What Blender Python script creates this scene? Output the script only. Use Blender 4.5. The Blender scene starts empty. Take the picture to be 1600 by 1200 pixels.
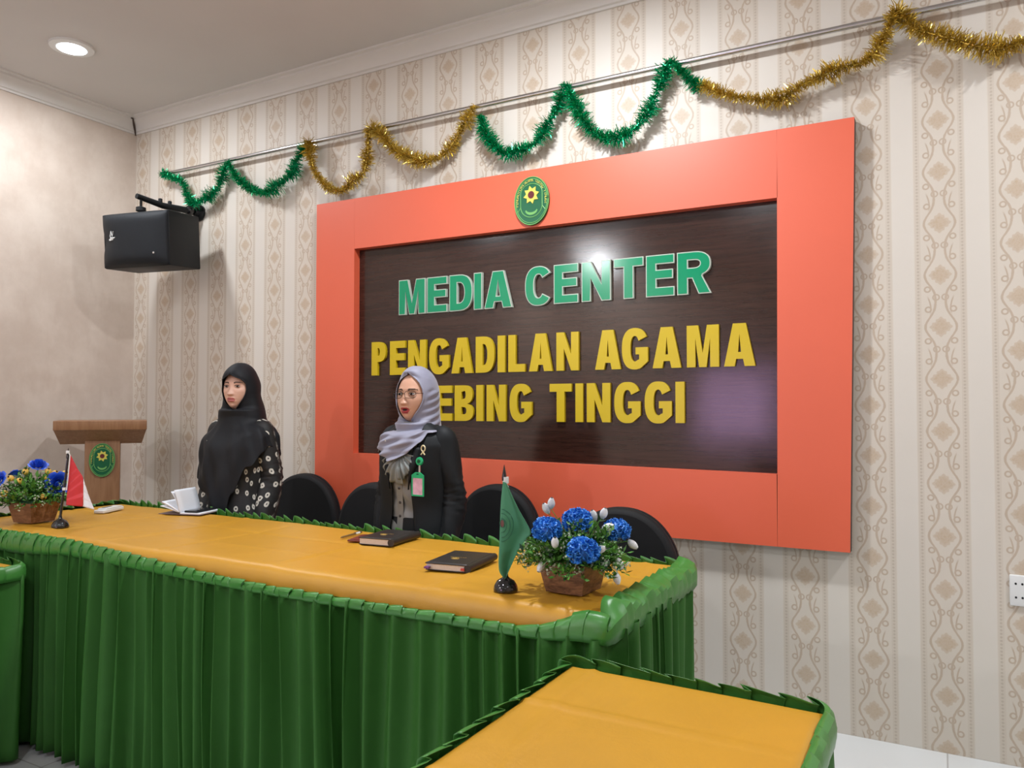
import bpy, bmesh, math, random
from math import sin, cos, pi, radians, sqrt, atan2, exp, floor
from mathutils import Vector, Matrix

SC = bpy.context.scene
COL = SC.collection
random.seed(7)

# ------------------------------------------------------------------ camera
CAM_POS = Vector((0.0, -3.535, 1.36))
YAW, PITCH = radians(29.01), radians(1.7515)
cam_data = bpy.data.cameras.new('camera')
cam_data.sensor_fit = 'HORIZONTAL'
cam_data.sensor_width = 36.0
cam_data.lens = 1210.0 / 1600.0 * 36.0
cam_data.clip_start = 0.02
cam = bpy.data.objects.new('camera', cam_data)
COL.objects.link(cam)
cam.location = CAM_POS
fwd = Vector((-sin(YAW) * cos(PITCH), cos(YAW) * cos(PITCH), sin(PITCH)))
cam.rotation_euler = fwd.to_track_quat('-Z', 'Y').to_euler()
SC.camera = cam

# ------------------------------------------------------------------ world, view
w = bpy.data.worlds.new('world')
SC.world = w
w.use_nodes = True
w.node_tree.nodes['Background'].inputs[0].default_value = (0.85, 0.9, 1.0, 1)
w.node_tree.nodes['Background'].inputs[1].default_value = 0.25
SC.view_settings.view_transform = 'Standard'
SC.view_settings.look = 'None'
SC.view_settings.gamma = 1.0
SC.view_settings.use_curve_mapping = False
SC.view_settings.exposure = 0.0

CEIL = 3.43
LAMP_W = 46.0
LAMPS = [(-4.33, -0.93, 0.50), (-1.5, -1.15, 1.22), (1.3, -1.0, 0.95),
         (-4.2, -3.6, 0.40), (-1.4, -3.6, 0.36), (1.3, -3.6, 0.28),
         (-4.07, -6.28, 2.2), (-1.4, -6.3, 0.20), (1.3, -6.3, 0.20)]

# ------------------------------------------------------------------ node helpers
class X:
    """tiny expression wrapper around shader math nodes"""
    def __init__(s, nt, sock): s.nt, s.s = nt, sock
    def _m(s, op, *a, clamp=False):
        n = s.nt.nodes.new('ShaderNodeMath'); n.operation = op; n.use_clamp = clamp
        for i, v in enumerate((s,) + a):
            if isinstance(v, X): s.nt.links.new(v.s, n.inputs[i])
            else: n.inputs[i].default_value = v
        return X(s.nt, n.outputs[0])
    def __add__(s, o): return s._m('ADD', o)
    def __sub__(s, o): return s._m('SUBTRACT', o)
    def __mul__(s, o): return s._m('MULTIPLY', o)
    def __truediv__(s, o): return s._m('DIVIDE', o)
    def abs(s): return s._m('ABSOLUTE')
    def sin(s): return s._m('SINE')
    def cos(s): return s._m('COSINE')
    def floor(s): return s._m('FLOOR')
    def fract(s): return s._m('FRACT')
    def sqrt(s): return s._m('SQRT')
    def max(s, o): return s._m('MAXIMUM', o)
    def min(s, o): return s._m('MINIMUM', o)
    def lt(s, o): return s._m('LESS_THAN', o)
    def gt(s, o): return s._m('GREATER_THAN', o)
    def clamp(s): return s._m('ADD', 0.0, clamp=True)
    def step(s, e0, e1):
        n = s.nt.nodes.new('ShaderNodeMapRange'); n.interpolation_type = 'SMOOTHSTEP'
        s.nt.links.new(s.s, n.inputs['Value'])
        n.inputs['From Min'].default_value = e0; n.inputs['From Max'].default_value = e1
        return X(s.nt, n.outputs[0])

def new_mat(name):
    m = bpy.data.materials.new(name); m.use_nodes = True
    nt = m.node_tree; nt.nodes.clear()
    out = nt.nodes.new('ShaderNodeOutputMaterial')
    b = nt.nodes.new('ShaderNodeBsdfPrincipled')
    nt.links.new(b.outputs[0], out.inputs[0])
    return m, nt, b

def coords(nt, kind='Object'):
    t = nt.nodes.new('ShaderNodeTexCoord'); return t.outputs[kind]

def noise(nt, vec, scale, detail=3, rough=0.5, dist=0.0):
    n = nt.nodes.new('ShaderNodeTexNoise')
    n.inputs['Scale'].default_value = scale; n.inputs['Detail'].default_value = detail
    n.inputs['Roughness'].default_value = rough; n.inputs['Distortion'].default_value = dist
    nt.links.new(vec, n.inputs['Vector'])
    return X(nt, n.outputs[0])

def mixc(nt, fac, a, b):
    n = nt.nodes.new('ShaderNodeMix'); n.data_type = 'RGBA'
    if isinstance(fac, X): nt.links.new(fac.s, n.inputs[0])
    else: n.inputs[0].default_value = fac
    for sock, v in ((n.inputs[6], a), (n.inputs[7], b)):
        if isinstance(v, (tuple, list)): sock.default_value = (*v[:3], 1)
        else: nt.links.new(v, sock)
    return n.outputs[2]

def bump(nt, b, h, strength=0.2, dist=0.01):
    n = nt.nodes.new('ShaderNodeBump')
    n.inputs['Strength'].default_value = strength; n.inputs['Distance'].default_value = dist
    nt.links.new(h.s, n.inputs['Height']); nt.links.new(n.outputs[0], b.inputs['Normal'])

def scaled(nt, vec, s):
    n = nt.nodes.new('ShaderNodeMapping'); n.inputs['Scale'].default_value = s
    nt.links.new(vec, n.inputs[0]); return n.outputs[0]

def plain(name, col, rough=0.5, metal=0.0, var=0.12, nscale=12.0, bstr=0.0, bscale=60.0, coat=0.0, sheen=0.0, spec=0.5):
    m, nt, b = new_mat(name)
    v = coords(nt)
    n = noise(nt, v, nscale, 4)
    lo = tuple(c * (1 - var) for c in col); hi = tuple(min(1, c * (1 + var)) for c in col)
    nt.links.new(mixc(nt, n, lo, hi), b.inputs['Base Color'])
    b.inputs['Roughness'].default_value = rough; b.inputs['Metallic'].default_value = metal
    b.inputs['Specular IOR Level'].default_value = spec
    if coat: b.inputs['Coat Weight'].default_value = coat; b.inputs['Coat Roughness'].default_value = 0.08
    if sheen: b.inputs['Sheen Weight'].default_value = sheen; b.inputs['Sheen Roughness'].default_value = 0.4
    if bstr: bump(nt, b, noise(nt, v, bscale, 4), bstr, 0.004)
    return m

def wood(name, dark, light, rough=0.4, scale=(1.2, 14, 14), coat=0.0, nscale=3.0):
    m, nt, b = new_mat(name)
    v = scaled(nt, coords(nt), scale)
    n = noise(nt, v, nscale, 6, 0.6, 1.2)
    f = n.step(0.3, 0.7)
    nt.links.new(mixc(nt, f, dark, light), b.inputs['Base Color'])
    b.inputs['Roughness'].default_value = rough
    if coat: b.inputs['Coat Weight'].default_value = coat; b.inputs['Coat Roughness'].default_value = 0.1
    bump(nt, b, n, 0.08, 0.002)
    return m

def emit(name, col, strength):
    m = bpy.data.materials.new(name); m.use_nodes = True
    nt = m.node_tree; nt.nodes.clear()
    out = nt.nodes.new('ShaderNodeOutputMaterial'); e = nt.nodes.new('ShaderNodeEmission')
    e.inputs[0].default_value = (*col, 1); e.inputs[1].default_value = strength
    nt.links.new(e.outputs[0], out.inputs[0]); return m

def wallpaper():
    m, nt, b = new_mat('damask_wallpaper')
    v = coords(nt)
    sp = nt.nodes.new('ShaderNodeSeparateXYZ'); nt.links.new(v, sp.inputs[0])
    x, z = X(nt, sp.outputs[0]), X(nt, sp.outputs[2])
    P, R = 0.263, 0.209
    q = (x - 0.003) / P + 0.5
    col = q.floor()
    u = (q.fract() - 0.5) * P               # -P/2 .. P/2, damask column centred at 0
    a = u.abs()
    half = (col / 2.0).fract() * 2.0        # 0 or 1: half drop
    t = ((z - 0.012) / R + half * 0.5).fract()      # 0..1 along one repeat, flower at 0
    ph = t * (2 * pi)
    wob = noise(nt, v, 70, 2)
    # serpentine scrolls left and right of the flower
    g = ph.cos() * 0.0185 + 0.0335 + (ph * 2.0).cos() * 0.003
    line = ((a - g).abs() + (wob - 0.5) * 0.004).step(0.0062, 0.0025)
    g2 = (ph + 0.9).cos() * 0.012 + 0.047
    line2 = ((a - g2).abs()).step(0.004, 0.0015) * ((t - 0.42).abs().step(0.2, 0.1))
    # curls
    def ring(cu, ct, r, wd):
        d = ((a - cu) * (a - cu) + ((t - ct) * R) * ((t - ct) * R)).sqrt()
        return (d - r).abs().step(wd, wd * 0.4)
    curls = ring(0.044, 0.34, 0.010, 0.0045).max(ring(0.046, 0.73, 0.010, 0.0045)).max(ring(0.016, 0.57, 0.011, 0.004))
    # flower: lobed blob at t = 0 (wraps)
    tz = ((t + 0.5).fract() - 0.5) * R
    rr = (u * u + tz * tz).sqrt()
    ang = tz._m('ARCTAN2', u)
    lob = (ang * 4.0).cos() * 0.13 + (ang * 12.0).cos() * 0.07 + 1.0
    fl = rr / lob
    flower = (fl + (wob - 0.5) * 0.010).step(0.038, 0.022) * ((wob - 0.5).abs() * 1.2 + 0.75)
    flower = flower.max((fl - 0.030).abs().step(0.006, 0.002) * 0.6)
    pat = line.max(line2).max(curls)
    incol = a.step(0.068, 0.064)
    pat = pat * incol; flower = flower * incol
    # beaded borders either side of the column
    band = ((a - 0.0785).abs()).step(0.0110, 0.0095)
    bead_d = ((((z / 0.0135).fract() - 0.5) * 0.0135) * (((z / 0.0135).fract() - 0.5) * 0.0135) + (a - 0.0785) * (a - 0.0785)).sqrt()
    bead = bead_d.step(0.0055, 0.003)
    mott = noise(nt, v, 3.5, 4)
    fine = noise(nt, scaled(nt, v, (1, 1, 0.15)), 240, 2)
    c = mixc(nt, mott, (0.58, 0.52, 0.44), (0.66, 0.605, 0.53))
    plainstripe = a.step(0.090, 0.093)
    c = mixc(nt, plainstripe * 0.55, c, (0.68, 0.65, 0.60))
    c = mixc(nt, band * 0.24, c, (0.47, 0.39, 0.31))
    c = mixc(nt, bead * 0.38, c, (0.36, 0.29, 0.22))
    c = mixc(nt, flower * 0.62, c, (0.43, 0.29, 0.165))
    c = mixc(nt, pat * 0.55, c, (0.38, 0.265, 0.17))
    nt.links.new(c, b.inputs['Base Color'])
    b.inputs['Roughness'].default_value = 0.5
    bump(nt, b, pat * 0.6 + flower * 0.5 + bead * 0.4 + fine * 0.15, 0.25, 0.002)
    return m

M = {}
def mats():
    M['wallpaper'] = wallpaper()
    m, nt, b = new_mat('mottled_wallpaper')
    v = coords(nt)
    n = noise(nt, v, 3.0, 6, 0.65); n2 = noise(nt, scaled(nt, v, (1, 1, 0.35)), 14, 4)
    c = mixc(nt, n.step(0.3, 0.72), (0.55, 0.46, 0.39), (0.66, 0.575, 0.50))
    c = mixc(nt, n2.step(0.5, 0.75) * 0.35, c, (0.50, 0.40, 0.33))
    nt.links.new(c, b.inputs['Base Color']); b.inputs['Roughness'].default_value = 0.55
    bump(nt, b, n2, 0.1, 0.003)
    M['wall_plain'] = m
    M['ceiling'] = plain('ceiling_paint', (0.60, 0.58, 0.56), 0.8, var=0.05, nscale=2)
    M['cornice'] = plain('cornice_paint', (0.66, 0.64, 0.61), 0.6, var=0.04, nscale=3)
    m, nt, b = new_mat('white_floor_tile')
    v = coords(nt)
    br = nt.nodes.new('ShaderNodeTexBrick'); br.offset = 0.0
    nt.links.new(v, br.inputs['Vector'])
    br.inputs['Color1'].default_value = (0.62, 0.64, 0.64, 1); br.inputs['Color2'].default_value = (0.66, 0.68, 0.68, 1)
    br.inputs['Mortar'].default_value = (0.42, 0.42, 0.41, 1); br.inputs['Scale'].default_value = 1.0
    br.inputs['Mortar Size'].default_value = 0.003; br.inputs['Brick Width'].default_value = 0.6; br.inputs['Row Height'].default_value = 0.6
    nt.links.new(br.outputs[0], b.inputs['Base Color']); b.inputs['Roughness'].default_value = 0.12
    M['floor'] = m
    M['orange'] = plain('orange_paint', (0.72, 0.115, 0.050), 0.46, spec=0.8, var=0.05, nscale=2.0, bstr=0.03, bscale=6)
    M['edge'] = plain('raw_board_edge', (0.07, 0.045, 0.035), 0.8, var=0.3, nscale=40)
    m, nt, b = new_mat('varnished_dark_board')
    v = coords(nt); n = noise(nt, scaled(nt, v, (1.2, 10, 22)), 3, 6, 0.6, 0.6)
    nt.links.new(mixc(nt, n.step(0.35, 0.7), (0.027, 0.0115, 0.008), (0.042, 0.018, 0.0125)), b.inputs['Base Color'])
    b.inputs['Roughness'].default_value = 0.14; b.inputs['Specular IOR Level'].default_value = 0.6
    nb = noise(nt, v, 2.2, 2); nf = noise(nt, scaled(nt, v, (1, 1, 0.2)), 120, 3)
    bump(nt, b, nb * 1.0 + nf * 0.02, 0.10, 0.02)
    M['board'] = m
    M['green_letter'] = plain('green_acrylic', (0.0, 0.27, 0.125), 0.14, var=0.03)
    M['letter_rim'] = plain('pale_acrylic_rim', (0.50, 0.58, 0.50), 0.3, var=0.05)
    M['yellow_letter'] = plain('yellow_acrylic', (0.58, 0.42, 0.008), 0.28, var=0.03)
    M['emb_green'] = plain('emblem_green', (0.005, 0.11, 0.045), 0.3, var=0.06)
    M['emb_yellow'] = plain('emblem_gold', (0.62, 0.56, 0.10), 0.4, var=0.08)
    M['emb_red'] = plain('emblem_maroon', (0.12, 0.015, 0.02), 0.4, var=0.5, nscale=90)
    M['emb_rim'] = plain('emblem_light_green', (0.16, 0.42, 0.12), 0.4, var=0.1)
    M['steel'] = plain('steel_pipe', (0.55, 0.55, 0.56), 0.25, 1.0, var=0.05)
    M['tinsel_g'] = plain('green_tinsel', (0.0, 0.34, 0.13), 0.22, 0.6, var=0.5, nscale=60)
    M['tinsel_o'] = plain('gold_tinsel', (0.62, 0.45, 0.085), 0.22, 0.7, var=0.4, nscale=60)
    M['black_plastic'] = plain('black_plastic', (0.008, 0.010, 0.012), 0.5, spec=0.3, var=0.2, bstr=0.1, bscale=300)
    M['black_gloss'] = plain('black_gloss', (0.008, 0.008, 0.009), 0.12, var=0.2, coat=0.5)
    M['grille'] = plain('speaker_grille', (0.009, 0.012, 0.016), 0.6, spec=0.3, var=0.4, nscale=400, bstr=0.4, bscale=500)
    M['white'] = plain('white_plastic', (0.72, 0.73, 0.72), 0.35, var=0.04)
    M['paper'] = plain('paper', (0.74, 0.78, 0.84), 0.8, var=0.03)
    M['cream_paper'] = plain('page_edges', (0.62, 0.55, 0.50), 0.8, var=0.15, nscale=200)
    M['lectern'] = wood('lectern_wood', (0.24, 0.115, 0.05), (0.31, 0.16, 0.075), 0.42, (8, 8, 0.8), nscale=4)
    M['planter'] = wood('planter_wood', (0.075, 0.030, 0.014), (0.26, 0.125, 0.06), 0.45, (4, 4, 14), coat=0.2, nscale=5)
    M['planter_l'] = wood('planter_light_wood', (0.16, 0.07, 0.03), (0.26, 0.125, 0.06), 0.5, (4, 4, 14), nscale=5)
    def satin(name, col, rough, wr, sheen=0.3, spec=0.5):
        m, nt, b = new_mat(name)
        v = coords(nt)
        n = noise(nt, v, 5, 5, 0.6, 0.4); nw = noise(nt, v, 900, 2)
        nt.links.new(mixc(nt, n, tuple(c * 0.88 for c in col), tuple(c * 1.1 for c in col)), b.inputs['Base Color'])
        b.inputs['Roughness'].default_value = rough; b.inputs['Specular IOR Level'].default_value = spec
        b.inputs['Sheen Weight'].default_value = sheen; b.inputs['Sheen Roughness'].default_value = 0.35
        b.inputs['Sheen Tint'].default_value = (*[min(1, c * 1.6 + 0.05) for c in col], 1)
        bump(nt, b, n * wr + nw * 0.05, 0.25, 0.02)
        return m
    M['yellow_cloth'] = satin('gold_satin', (0.54, 0.272, 0.022), 0.37, 0.6, 0.05, 0.42)
    M['green_cloth'] = satin('green_satin_skirt', (0.032, 0.125, 0.020), 0.55, 0.3, 0.02, 0.2)
    M['green_ruffle'] = satin('green_satin_ruffle', (0.052, 0.205, 0.038), 0.30, 0.25, 0.05, 0.45)
    M['chair_cloth'] = plain('black_chair_cloth', (0.006, 0.0065, 0.0075), 0.7, var=0.2, sheen=0.02, bstr=0.1, bscale=400, spec=0.3)
    M['black_metal'] = plain('black_metal', (0.02, 0.02, 0.02), 0.35, 0.6)
    M['skin_a'] = plain('skin_light', (0.60, 0.36, 0.27), 0.5, var=0.06, nscale=30)
    M['skin_b'] = plain('skin_tan', (0.55, 0.30, 0.20), 0.5, var=0.06, nscale=30)
    M['lip_a'] = plain('lips_rose', (0.40, 0.12, 0.11), 0.4)
    M['lip_b'] = plain('lips_red', (0.36, 0.035, 0.04), 0.35)
    M['mouth'] = plain('mouth_dark', (0.03, 0.008, 0.008), 0.6)
    M['brow'] = plain('brow_dark', (0.05, 0.028, 0.02), 0.7)
    M['eye_white'] = plain('eye_white', (0.45, 0.42, 0.40), 0.25)
    M['iris'] = plain('iris_dark', (0.012, 0.007, 0.005), 0.12)
    M['hijab_black'] = plain('black_scarf_cloth', (0.0060, 0.0075, 0.0105), 0.65, var=0.2, sheen=0.03, spec=0.3)
    M['hijab_grey'] = plain('lilac_grey_scarf_cloth', (0.245, 0.25, 0.33), 0.55, var=0.06, sheen=0.3, bstr=0.05, bscale=500)
    M['blazer'] = plain('black_blazer_cloth', (0.0065, 0.0085, 0.0105), 0.6, var=0.2, sheen=0.01, spec=0.25)
    M['blouse'] = plain('grey_satin_blouse', (0.20, 0.205, 0.20), 0.38, var=0.35, nscale=9, bstr=0.3, bscale=14)
    M['ruff'] = plain('grey_satin_ruffle', (0.21, 0.235, 0.235), 0.4, var=0.08)
    M['button'] = plain('dark_button', (0.02, 0.02, 0.025), 0.3)
    # dotted dress, uses the UV map (metres)
    m, nt, b = new_mat('dotted_dress_cloth')
    uv = coords(nt, 'UV')
    vo = nt.nodes.new('ShaderNodeTexVoronoi'); vo.voronoi_dimensions = '2D'
    vo.inputs['Scale'].default_value = 16.5; vo.inputs['Randomness'].default_value = 0.62
    nt.links.new(uv, vo.inputs['Vector'])
    d = X(nt, vo.outputs['Distance'])
    wob = noise(nt, uv, 60, 2)
    d = d + (wob - 0.5) * 0.12
    dot = d.step(0.24, 0.20); eye = d.step(0.055, 0.09)
    fac = dot * eye
    ringc = noise(nt, uv, 120, 2)
    cc = mixc(nt, ringc, (0.42, 0.40, 0.33), (0.74, 0.72, 0.66))
    nt.links.new(mixc(nt, fac, (0.008, 0.0085, 0.009), cc), b.inputs['Base Color'])
    b.inputs['Roughness'].default_value = 0.65
    M['dress'] = m
    M['red'] = plain('flag_red', (0.56, 0.028, 0.035), 0.6, var=0.05, sheen=0.2)
    M['flag_white'] = plain('flag_white', (0.68, 0.64, 0.65), 0.6, var=0.04)
    M['flag_green'] = plain('flag_green', (0.06, 0.25, 0.13), 0.6, var=0.07, sheen=0.2)
    M['flag_mark'] = plain('flag_mark_green', (0.03, 0.15, 0.085), 0.6)
    M['flag_mark_red'] = plain('flag_mark_red', (0.16, 0.06, 0.05), 0.6)
    M['leaf'] = plain('leaf_green', (0.085, 0.26, 0.035), 0.45, var=0.55, nscale=40)
    M['leaf_dark'] = plain('leaf_dark_green', (0.012, 0.06, 0.018), 0.5, var=0.4, nscale=40)
    M['leaf_pale'] = plain('small_white_bloom', (0.52, 0.60, 0.46), 0.5, var=0.25, nscale=60)
    M['blue_petal'] = plain('blue_petals', (0.028, 0.21, 0.86), 0.5, var=0.6, nscale=60)
    M['rose_blue'] = plain('deep_blue_petals', (0.015, 0.085, 0.58), 0.45, var=0.5, nscale=50)
    M['bud_white'] = plain('white_bud', (0.74, 0.76, 0.78), 0.5, var=0.08)
    M['bud_yellow'] = plain('yellow_bud', (0.72, 0.45, 0.08), 0.5, var=0.25, nscale=50)
    M['book'] = plain('black_leatherette', (0.016, 0.014, 0.013), 0.42, var=0.2, bstr=0.15, bscale=250)
    M['gold'] = plain('gold_foil', (0.45, 0.30, 0.08), 0.4, 0.6)
    M['maroon'] = plain('maroon_leather', (0.14, 0.022, 0.014), 0.4)
    M['note_cover'] = plain('notebook_cover', (0.16, 0.11, 0.12), 0.5)
    M['purple'] = plain('purple_ribbon', (0.16, 0.05, 0.20), 0.5)
    M['tab_red'] = plain('red_tab', (0.5, 0.06, 0.05), 0.5)
    M['brass'] = plain('pen_brass', (0.35, 0.25, 0.12), 0.3, 0.7)
    M['silver'] = plain('silver_metal', (0.65, 0.65, 0.66), 0.25, 0.9)
    M['badge_green'] = plain('badge_green_plastic', (0.01, 0.42, 0.17), 0.3)
    M['badge_card'] = plain('pink_printed_card', (0.72, 0.42, 0.55), 0.25, var=0.45, nscale=45)
    M['screen'] = plain('phone_glass', (0.012, 0.016, 0.022), 0.06)
    M['yellow_pin'] = plain('cream_pin', (0.66, 0.58, 0.36), 0.35)
    m, nt, b = new_mat('spectacle_glass')
    b.inputs['Base Color'].default_value = (0.95, 0.97, 0.98, 1); b.inputs['Roughness'].default_value = 0.02
    b.inputs['Transmission Weight'].default_value = 1.0; b.inputs['IOR'].default_value = 1.05
    M['glass'] = m
    M['lamp'] = emit('lamp_diffuser', (0.86, 0.93, 1.0), 22.0)
    M['pane'] = emit('curtained_daylight_pane', (0.60, 0.38, 0.66), 9.0)
mats()

# ------------------------------------------------------------------ mesh helpers
class MB:
    def __init__(s): s.v, s.f, s.m, s.uv = [], [], [], {}
    def add(s, vs, fs, mat=0, T=None, uvs=None):
        o = len(s.v)
        for i, p in enumerate(vs):
            p = Vector(p)
            s.v.append(T @ p if T is not None else p)
            if uvs is not None: s.uv[o + i] = uvs[i]
        for f in fs:
            s.f.append([i + o for i in f]); s.m.append(mat)
        return s
    def box(s, c, d, mat=0, T=None, taper=1.0):
        x, y, z = c; a, b_, h = d[0] / 2, d[1] / 2, d[2] / 2
        vs = [(x + sx * a * (taper if sz < 0 else 1), y + sy * b_ * (taper if sz < 0 else 1), z + sz * h)
              for sz in (-1, 1) for sx, sy in ((-1, -1), (1, -1), (1, 1), (-1, 1))]
        return s.add(vs, [(3, 2, 1, 0), (4, 5, 6, 7), (0, 1, 5, 4), (1, 2, 6, 5), (2, 3, 7, 6), (3, 0, 4, 7)], mat, T)
    def rbox(s, c, d, r=0.01, mat=0, T=None, seg=3):
        bm = bmesh.new(); bmesh.ops.create_cube(bm, size=1)
        bmesh.ops.scale(bm, vec=d, verts=bm.verts)
        bmesh.ops.bevel(bm, geom=bm.edges[:], offset=r, segments=seg, profile=0.5, affect='EDGES')
        bmesh.ops.translate(bm, vec=c, verts=bm.verts)
        bm.verts.index_update()
        s.add([v.co.copy() for v in bm.verts], [[v.index for v in f.verts] for f in bm.faces], mat, T)
        bm.free(); return s
    def grid(s, rows, mat=0, T=None, closed=False, uvs=None, matf=None):
        nr, nc = len(rows), len(rows[0])
        vs = [p for r in rows for p in r]
        fs, ms = [], []
        for i in range(nr - 1):
            for j in range(nc if closed else nc - 1):
                k = (j + 1) % nc
                fs.append((i * nc + j, i * nc + k, (i + 1) * nc + k, (i + 1) * nc + j))
        u = [q for r in uvs for q in r] if uvs else None
        o = len(s.f)
        s.add(vs, fs, mat, T, u)
        if matf:
            for q in range(o, len(s.f)):
                c = sum((s.v[i] for i in s.f[q]), Vector()) / 4
                s.m[q] = matf(c)
        return s
    def loft(s, rings, mat=0, T=None, caps=True):
        n = len(rings[0]); s.grid(rings, mat, T, closed=True)
        if caps:
            s.add(rings[0], [list(range(n))[::-1]], mat, T); s.add(rings[-1], [list(range(n))], mat, T)
        return s
    def tube(s, pts, rad, n=10, mat=0, T=None, caps=True, flat=1.0):
        pts = [Vector(p) for p in pts]
        if not isinstance(rad, (list, tuple)): rad = [rad] * len(pts)
        rings = []; prev = None
        for i, p in enumerate(pts):
            t = (pts[min(i + 1, len(pts) - 1)] - pts[max(i - 1, 0)]).normalized()
            if prev is None:
                ref = Vector((0, 0, 1)) if abs(t.z) < 0.9 else Vector((0, 1, 0))
                a = t.cross(ref).normalized()
            else:
                a = (prev - t * prev.dot(t)).normalized()
            prev = a; b = t.cross(a)
            rings.append([p + (a * cos(2 * pi * k / n) + b * sin(2 * pi * k / n) * flat) * rad[i] for k in range(n)])
        return s.loft(rings, mat, T, caps)
    def lathe(s, prof, n=24, mat=0, T=None, c=(0, 0, 0)):
        rings = [[(c[0] + r * cos(2 * pi * k / n), c[1] + r * sin(2 * pi * k / n), c[2] + z) for k in range(n)] for r, z in prof]
        return s.loft(rings, mat, T, True)
    def ball(s, c, r, n=12, m=8, mat=0, T=None, sc=(1, 1, 1)):
        rings = []
        for i in range(m + 1):
            th = pi * (i / m) * 0.999 + 0.0005
            rings.append([(c[0] + r * sc[0] * sin(th) * cos(2 * pi * k / n), c[1] + r * sc[1] * sin(th) * sin(2 * pi * k / n), c[2] + r * sc[2] * cos(th)) for k in range(n)])
        return s.grid(rings, mat, T, closed=True)
    def prism(s, poly, y0, y1, mat=0, T=None):
        """polygon in x,z extruded along y"""
        n = len(poly)
        vs = [(x, y0, z) for x, z in poly] + [(x, y1, z) for x, z in poly]
        fs = [list(range(n)), list(range(n, 2 * n))[::-1]] + [(i, i + n, (i + 1) % n + n, (i + 1) % n) for i in range(n)]
        return s.add(vs, fs, mat, T)
    def build(s, name, mat, parent=None, sharp=40, fix=True):
        me = bpy.data.meshes.new(name)
        me.from_pydata([tuple(v) for v in s.v], [], s.f)
        for q in (mat if isinstance(mat, (list, tuple)) else [mat]): me.materials.append(M[q] if isinstance(q, str) else q)
        me.polygons.foreach_set('material_index', s.m)
        if s.uv:
            ul = me.uv_layers.new(name='UVMap')
            for lp in me.loops: ul.data[lp.index].uv = s.uv.get(lp.vertex_index, (0, 0))
        if fix:
            bm = bmesh.new(); bm.from_mesh(me)
            bmesh.ops.recalc_face_normals(bm, faces=bm.faces[:]); bm.to_mesh(me); bm.free()
        me.polygons.foreach_set('use_smooth', [sharp > 0] * len(me.polygons))
        if 0 < sharp < 180: me.set_sharp_from_angle(angle=radians(sharp))
        me.update()
        o = bpy.data.objects.new(name, me); COL.objects.link(o)
        if parent: o.parent = parent
        return o

def tag(o, label=None, cat=None, group=None, kind=None):
    if label: o['label'] = label
    if cat: o['category'] = cat
    if group: o['group'] = group
    if kind: o['kind'] = kind
    return o
def thing(name, label, cat, loc=(0, 0, 0), rz=0.0, group=None):
    o = bpy.data.objects.new(name, None); COL.objects.link(o)
    o.empty_display_size = 0.05
    o.location = loc; o.rotation_euler = (0, 0, rz)
    return tag(o, label, cat, group)
def struct(o): o['kind'] = 'structure'; return o
def copy_tree(o, parent=None):
    c = o.copy(); COL.objects.link(c)
    if parent: c.parent = parent
    for ch in [k for k in bpy.data.objects if k.parent == o]: copy_tree(ch, c)
    return c
def lerp(a, b, t): return a + (b - a) * t
def interp(tab, x):
    """piecewise linear table lookup, smooth"""
    if x <= tab[0][0]: return tab[0][1]
    for (a, va), (b, vb) in zip(tab, tab[1:]):
        if x <= b:
            t = (x - a) / (b - a); t = t * t * (3 - 2 * t) * 0.5 + t * 0.5
            return va + (vb - va) * t
    return tab[-1][1]
def catmull(pts, k=8):
    pts = [Vector(p) for p in pts]
    out = []
    for i in range(len(pts) - 1):
        p0, p1, p2, p3 = pts[max(i - 1, 0)], pts[i], pts[i + 1], pts[min(i + 2, len(pts) - 1)]
        for j in range(k):
            t = j / k
            out.append(0.5 * ((2 * p1) + (p2 - p0) * t + (2 * p0 - 5 * p1 + 4 * p2 - p3) * t * t + (3 * p1 - p0 - 3 * p2 + p3) * t ** 3))
    out.append(pts[-1]); return out

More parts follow.
